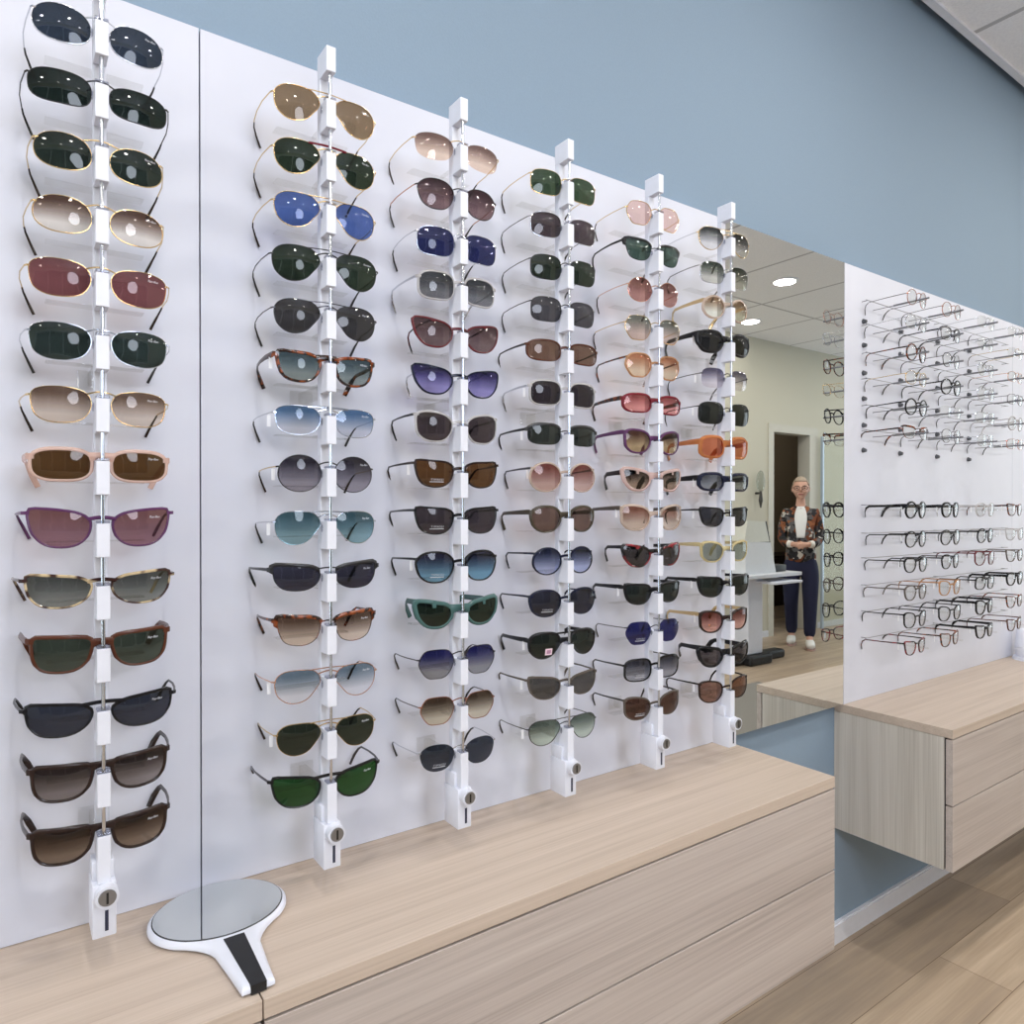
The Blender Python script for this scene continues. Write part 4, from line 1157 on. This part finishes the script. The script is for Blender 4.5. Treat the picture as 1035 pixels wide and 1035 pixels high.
def person():
    root = thing('person', 'person in patterned jacket, white top and navy trousers standing with clasped hands', 'person', (6.26, -2.84, 0), math.radians(57))
    skin = plain('skin', (206, 160, 140), .55)
    # 0 pelvis 1 waist 2 chest 3 neck base 4 neck 5 skull base
    sp = [[((0, 0, .86), .082), ((0, 0, 1.02), .082), ((0, .0, 1.18), .11), ((0, -.01, 1.32), .075), ((0, 0, 1.38), .046), ((0, .01, 1.45), .050)]]
    for s in (-1, 1):
        sp.append([2, ((s * .135, -.01, 1.285), .042), ((s * .172, -.03, 1.05), .036), ((s * .13, .10, .99), .030), ((s * .055, .185, .985), .026), ((s * .02, .205, .975), (.030, .018))])
        y2 = .10 if s > 0 else -.10
        sp.append([0, ((s * .085, 0, .80), .085), ((s * .085, .03 + y2 * .3, .45), .055), ((s * .08, y2, .10), .036), ((s * .085, y2 + .07, .045), (.034, .026)), ((s * .088, y2 + .13, .035), (.032, .02))])
    V, E, R = chain(sp)
    wi = [i for i, v in enumerate(V) if abs(v[1] - .205) < 1e-6]
    for n_, w in enumerate(wi):
        s = -1 if n_ == 0 else 1
        for f in range(4):
            a = V[w]
            L = (.034, .04, .038, .03)[f]
            zz = .02 - .012 * f
            base = (a[0] - s * .012, a[1] + .004 + (.010 if s > 0 else 0), a[2] + zz)
            mid = (base[0] - s * L * .6, base[1] + .008, base[2] - .006)
            tip = (mid[0] - s * L * .4, mid[1] - .012, mid[2] - .010)
            i0 = len(V); V += [base, mid, tip]; R += [.009, .0085, .008]; E += [(w, i0), (i0, i0 + 1), (i0 + 1, i0 + 2)]
        i0 = len(V); V += [(V[w][0] - s * .005, V[w][1] - .01, V[w][2] + .03), (V[w][0] - s * .03, V[w][1] + .0, V[w][2] + .038)]; R += [.010, .0085]; E += [(w, i0), (i0, i0 + 1)]
    me = skin_mesh(V, E, R, 1)
    bm = bmesh.new(); bm.from_mesh(me)
    # head
    def ball(c, r, rot=None):
        q = bmesh.ops.create_uvsphere(bm, u_segments=24, v_segments=18, radius=1)
        for v in q['verts']:
            v.co = Vector((v.co.x * r[0], v.co.y * r[1], v.co.z * r[2])) + Vector(c)
        return q['verts']
    for v in ball((0, .012, 1.515), (.074, .092, .108)):
        if v.co.z < 1.50:
            k = (1.50 - v.co.z) / .09
            v.co.x *= 1 - .28 * k
    ball((0, .108, 1.505), (.011, .018, .016)); ball((0, .100, 1.518), (.008, .012, .026))
    for s in (-1, 1):
        ball((s * .076, .0, 1.51), (.009, .018, .028))
        ball((s * .034, .086, 1.488), (.022, .014, .018))
    ball((0, .092, 1.462), (.022, .012, .006)); ball((0, .086, 1.432), (.022, .016, .014))
    body = obj('body', bm, skin, root)
    rm = body.modifiers.new('r', 'REMESH'); rm.mode = 'VOXEL'; rm.voxel_size = .006
    dg = bpy.context.evaluated_depsgraph_get()
    m2 = bpy.data.meshes.new_from_object(body.evaluated_get(dg))
    m2.name = 'body'
    body.modifiers.clear(); body.data = m2
    m2.polygons.foreach_set('use_smooth', [True] * len(m2.polygons))
    # eyes, brows, mouth
    for s in (-1, 1):
        bm = bmesh.new(); bmesh.ops.create_uvsphere(bm, u_segments=12, v_segments=8, radius=1)
        for v in bm.verts:
            v.co = Vector((v.co.x * .012, v.co.y * .006, v.co.z * .006)) + Vector((s * .031, .092, 1.521))
        obj('eye', bm, plain('eye_dark', (60, 52, 50), .3), root)
        bm = bmesh.new(); sweep(bm, [(s * .016, .1, 1.538), (s * .034, .097, 1.543), (s * .05, .086, 1.538)], (.003, .003))
        obj('eyebrow', bm, plain('eyebrow_grey', (120, 104, 92), .8), root)
    bm = bmesh.new(); bmesh.ops.create_uvsphere(bm, u_segments=12, v_segments=8, radius=1)
    for v in bm.verts:
        v.co = Vector((v.co.x * .024, v.co.y * .006, v.co.z * .005)) + Vector((0, .1005, 1.462))
    obj('lips', bm, plain('lips', (160, 92, 88), .5), root)
    # spectacles worn
    bm = bmesh.new()
    for s in (-1, 1):
        ring = [(s * .034 + .026 * math.cos(t), .112 - .3 * abs(.026 * math.cos(t)) * 0, 1.520 + .018 * math.sin(t)) for t in [2 * PI * k / 20 for k in range(21)]]
        sweep(bm, ring, (.0022, .0022), n=5, up=(0, 1, 0))
        sweep(bm, [(s * .06, .112, 1.525), (s * .079, .08, 1.525), (s * .082, .0, 1.52)], (.0022, .0022), n=5)
    sweep(bm, [(-.009, .112, 1.522), (.009, .112, 1.522)], (.002, .002), n=5)
    obj('glasses', bm, M_BLACK, root)
    # hair: short, blond-grey
    bm = bmesh.new(); bmesh.ops.create_uvsphere(bm, u_segments=28, v_segments=20, radius=1)
    kill = [v for v in bm.verts if (v.co.y > .45 and v.co.z < .55) or v.co.z < -.35 or (abs(v.co.x) > .7 and v.co.y > .15 and v.co.z < .3)]
    bmesh.ops.delete(bm, geom=kill, context='VERTS')
    for v in bm.verts:
        j = 1 + .03 * math.sin(v.co.x * 23) * math.sin(v.co.y * 19)
        v.co = Vector((v.co.x * .081 * j, v.co.y * .101 * j, v.co.z * .115 * j)) + Vector((0, .006, 1.520))
    h = obj('hair', bm, plain('hair_blond_grey', (172, 154, 136), .7, bump=(.8, 120)), root)
    h.modifiers.new('t', 'SOLIDIFY').thickness = .008
    # jacket
    sp = [[((0, 0, .745), (.168, .132)), ((0, 0, .92), (.150, .118)), ((0, 0, 1.06), (.120, .105)), ((0, 0, 1.20), (.13, .11)), ((0, -.015, 1.315), (.10, .075)), ((0, -.02, 1.365), (.062, .058))]]
    for s in (-1, 1):
        sp.append([3, ((s * .138, -.015, 1.285), .052), ((s * .176, -.03, 1.04), .047), ((s * .132, .09, .99), .042), ((s * .09, .155, .987), .040)])
    V, E, R = chain(sp)
    jm = skin_mesh(V, E, R, 2)
    bm = bmesh.new(); bm.from_mesh(jm)
    bvh = BVHTree.FromBMesh(bm)
    bm2 = bm.copy()
    obj('jacket', bm, jacket_mat(), root)
    # white top showing between the lapels
    g = bmesh.new(); rows = []
    for a in range(15):
        z = 1.345 - a * .0215
        w = .030 + .026 * math.sin(min(1, a / 5) * PI / 2) - .022 * max(0, (a - 6) / 8)
        row = []
        for b in range(9):
            x = (b / 4 - 1) * w
            hit = bvh.ray_cast(Vector((x, .6, z)), Vector((0, -1, 0)))
            yy = hit[0].y if hit[0] and hit[0].y > 0 else .05
            row.append(g.verts.new((x, yy + .004, z)))
        rows.append(row)
    for A, Bq in zip(rows, rows[1:]):
        for k in range(8):
            g.faces.new((A[k], A[k + 1], Bq[k + 1], Bq[k]))
    t = obj('white_top', g, plain('white_cloth', (232, 232, 232), .85), root)
    sd = t.modifiers.new('t', 'SOLIDIFY'); sd.thickness = .006; sd.offset = 1
    # cuffs
    for s in (-1, 1):
        bm = bmesh.new(); cyl(bm, (s * .105, .142, .988), (s * .078, .165, .987), .036, .033, 18)
        obj('cuff', bm, plain('cuff_white', (226, 222, 216), .8), root)
    # trousers
    sp = [[((0, 0, .93), (.11, .09)), ((0, 0, .84), (.125, .10))]]
    for s in (-1, 1):
        y2 = .10 if s > 0 else -.10
        sp.append([1, ((s * .085, .005, .74), .098), ((s * .086, .03 + y2 * .3, .45), .073), ((s * .081, y2 * .85, .2), .06), ((s * .08, y2, .085), .058)])
    V, E, R = chain(sp)
    tm_ = skin_mesh(V, E, R, 2)
    bm = bmesh.new(); bm.from_mesh(tm_)
    obj('trousers', bm, plain('navy_trousers', (22, 26, 58), .8), root)
    for s in (-1, 1):
        y2 = .10 if s > 0 else -.10
        bm = bmesh.new()
        sm = skin_mesh([(s * .08, y2 - .035, .05), (s * .083, y2 + .05, .052), (s * .088, y2 + .12, .042), (s * .089, y2 + .165, .034)],
                       [(0, 1), (1, 2), (2, 3)], [(.044, .046), (.045, .046), (.046, .036), (.036, .026)], 2)
        bm.from_mesh(sm)
        for v in bm.verts:
            v.co.z = max(.012, v.co.z)
        sh = obj('shoe', bm, plain('white_sneaker', (236, 234, 230), .6), root)
        bm = bmesh.new()
        pts = [(s * .085 + .047 * math.cos(t), y2 + .06 + .125 * math.sin(t)) for t in [2 * PI * k / 24 for k in range(24)]]
        a = [bm.verts.new((x, y, .0)) for x, y in pts]; b = [bm.verts.new((x, y, .016)) for x, y in pts]
        for k in range(24):
            bm.faces.new((a[k], a[(k + 1) % 24], b[(k + 1) % 24], b[k]))
        bm.faces.new(b); bm.faces.new(a[::-1])
        obj('sole', bm, plain('sneaker_sole', (180, 150, 140), .7), sh)
person()

# ------------------------------------------------------------------ lights
K = 1.0
M_LED = emit('downlight_glow', (255, 248, 238), 6 * K)
def downlight(x, y, n):
    o = thing('ceiling_downlight', n, 'ceiling light', (x, y, ZC), group='round ceiling downlights')
    bm = bmesh.new(); cyl(bm, (0, 0, -.006), (0, 0, -.0005), .098, .102, 40)
    obj('rim', bm, M_TRIM, o)
    bm = bmesh.new(); cyl(bm, (0, 0, -.0085), (0, 0, -.0062), .082, .082, 36)
    obj('diffuser', bm, M_LED, o)
    L = bpy.data.lights.new('downlight', 'AREA')
    L.shape = 'DISK'; L.size = .15
    L.energy = (20 if y > -1.2 else 21 if y > -2.5 else 6) * K; L.color = (1, .955, .89)
    lo = link(bpy.data.objects.new('downlight_lamp', L))
    lo.location = (x, y, ZC - .010)
DL = []
for k in range(-4, 6):
    DL.append((4.845 + .785 * 2 * k - .785 * 2, -2.07))
for k in range(-5, 1):
    DL.append((5.62 + 1.57 * k, -2.945))
for k in range(-2, 4):
    DL.append((1.70 + 1.57 * k, -.95))
seen = {}
for x, y in DL:
    if not (X0 + .3 < x < X1 - .3):
        continue
    if abs(x - 4.845) < .1 and y == -2.07:
        n = 'round ceiling downlight, the nearer and larger one in the mirror'
    elif abs(x - 5.62) < .1 and y < -2.5:
        n = 'round ceiling downlight, the farther and smaller one in the mirror'
    else:
        n = 'round ceiling downlight out of view above the shop floor'
    downlight(x, y, n)
downlight(8.8, -4.2, 'added ceiling downlight in the back room behind the doorway')  # lamp added to brighten the room behind the doorway
# pendant globe whose reflection shows as a pale oval in the lenses
gl = thing('globe_pendant', 'large white globe pendant lamp behind the camera, reflected in lenses', 'pendant lamp', (.45, -2.65, ZC))
bm = bmesh.new(); bmesh.ops.create_uvsphere(bm, u_segments=40, v_segments=28, radius=.37)
for v in bm.verts:
    v.co.z = v.co.z * 1.22 - 1.10
obj('globe', bm, emit('globe_glow', (232, 240, 255), 24 * K), gl)
bm = bmesh.new(); cyl(bm, (0, 0, -.655), (0, 0, -.03), .004, n=8); cyl(bm, (0, 0, -.03), (0, 0, -.0005), .05, n=24)
obj('cord', bm, M_WHITE, gl)

def area(name, loc, rot, sx, sy, e, col):
    L = bpy.data.lights.new(name, 'AREA'); L.shape = 'RECTANGLE'; L.size = sx; L.size_y = sy; L.energy = e; L.color = col
    o = link(bpy.data.objects.new(name, L)); o.location = loc; o.rotation_euler = rot
    return o
area('daylight_front', ((WX0 + WX1) / 2, YO - .16, (WZ0 + WZ1) / 2), (PI / 2, 0, 0), WX1 - WX0, WZ1 - WZ0, 4 * K, (.86, .93, 1))
area('daylight_left', (X0 - .14, -1.8, 1.48), (PI / 2, 0, -PI / 2), 2.6, 2.75, 260 * K, (.86, .93, 1))
area('fill_light_right', (X1 + .14, -1.65, 1.48), (PI / 2, 0, PI / 2), 2.5, 2.75, 130 * K, (.86, .93, 1))  # fill light behind the added right end window
w = bpy.data.worlds.new('sky'); S.world = w; w.use_nodes = True
nt = w.node_tree; nt.nodes.clear()
wo = nt.nodes.new('ShaderNodeOutputWorld'); bg = nt.nodes.new('ShaderNodeBackground'); sky = nt.nodes.new('ShaderNodeTexSky')
sky.sky_type = 'HOSEK_WILKIE'; sky.turbidity = 4
sky.sun_direction = (.2, .5, .8)
bg.inputs[1].default_value = .5
nt.links.new(sky.outputs[0], bg.inputs[0]); nt.links.new(bg.outputs[0], wo.inputs[0])

# ------------------------------------------------------------------ camera, colour
cam = bpy.data.cameras.new('camera')
cam.sensor_width = 36; cam.lens = 720.89 / 1035 * 36; cam.clip_start = .02; cam.clip_end = 60
co = link(bpy.data.objects.new('camera', cam))
co.location = (0, -1.18, 1.328)
co.rotation_euler = (PI / 2 - .0053, 0, -.6153)
S.camera = co
S.view_settings.view_transform = 'Standard'
S.view_settings.look = 'None'
S.view_settings.exposure = -0.94
S.view_settings.gamma = 1
S.view_settings.use_curve_mapping = False
cy = S.cycles
cy.max_bounces = 9; cy.diffuse_bounces = 4; cy.glossy_bounces = 5; cy.transparent_max_bounces = 24; cy.transmission_bounces = 4
cy.caustics_reflective = False; cy.caustics_refractive = False
cy.sample_clamp_indirect = 6
cy.use_denoising = True
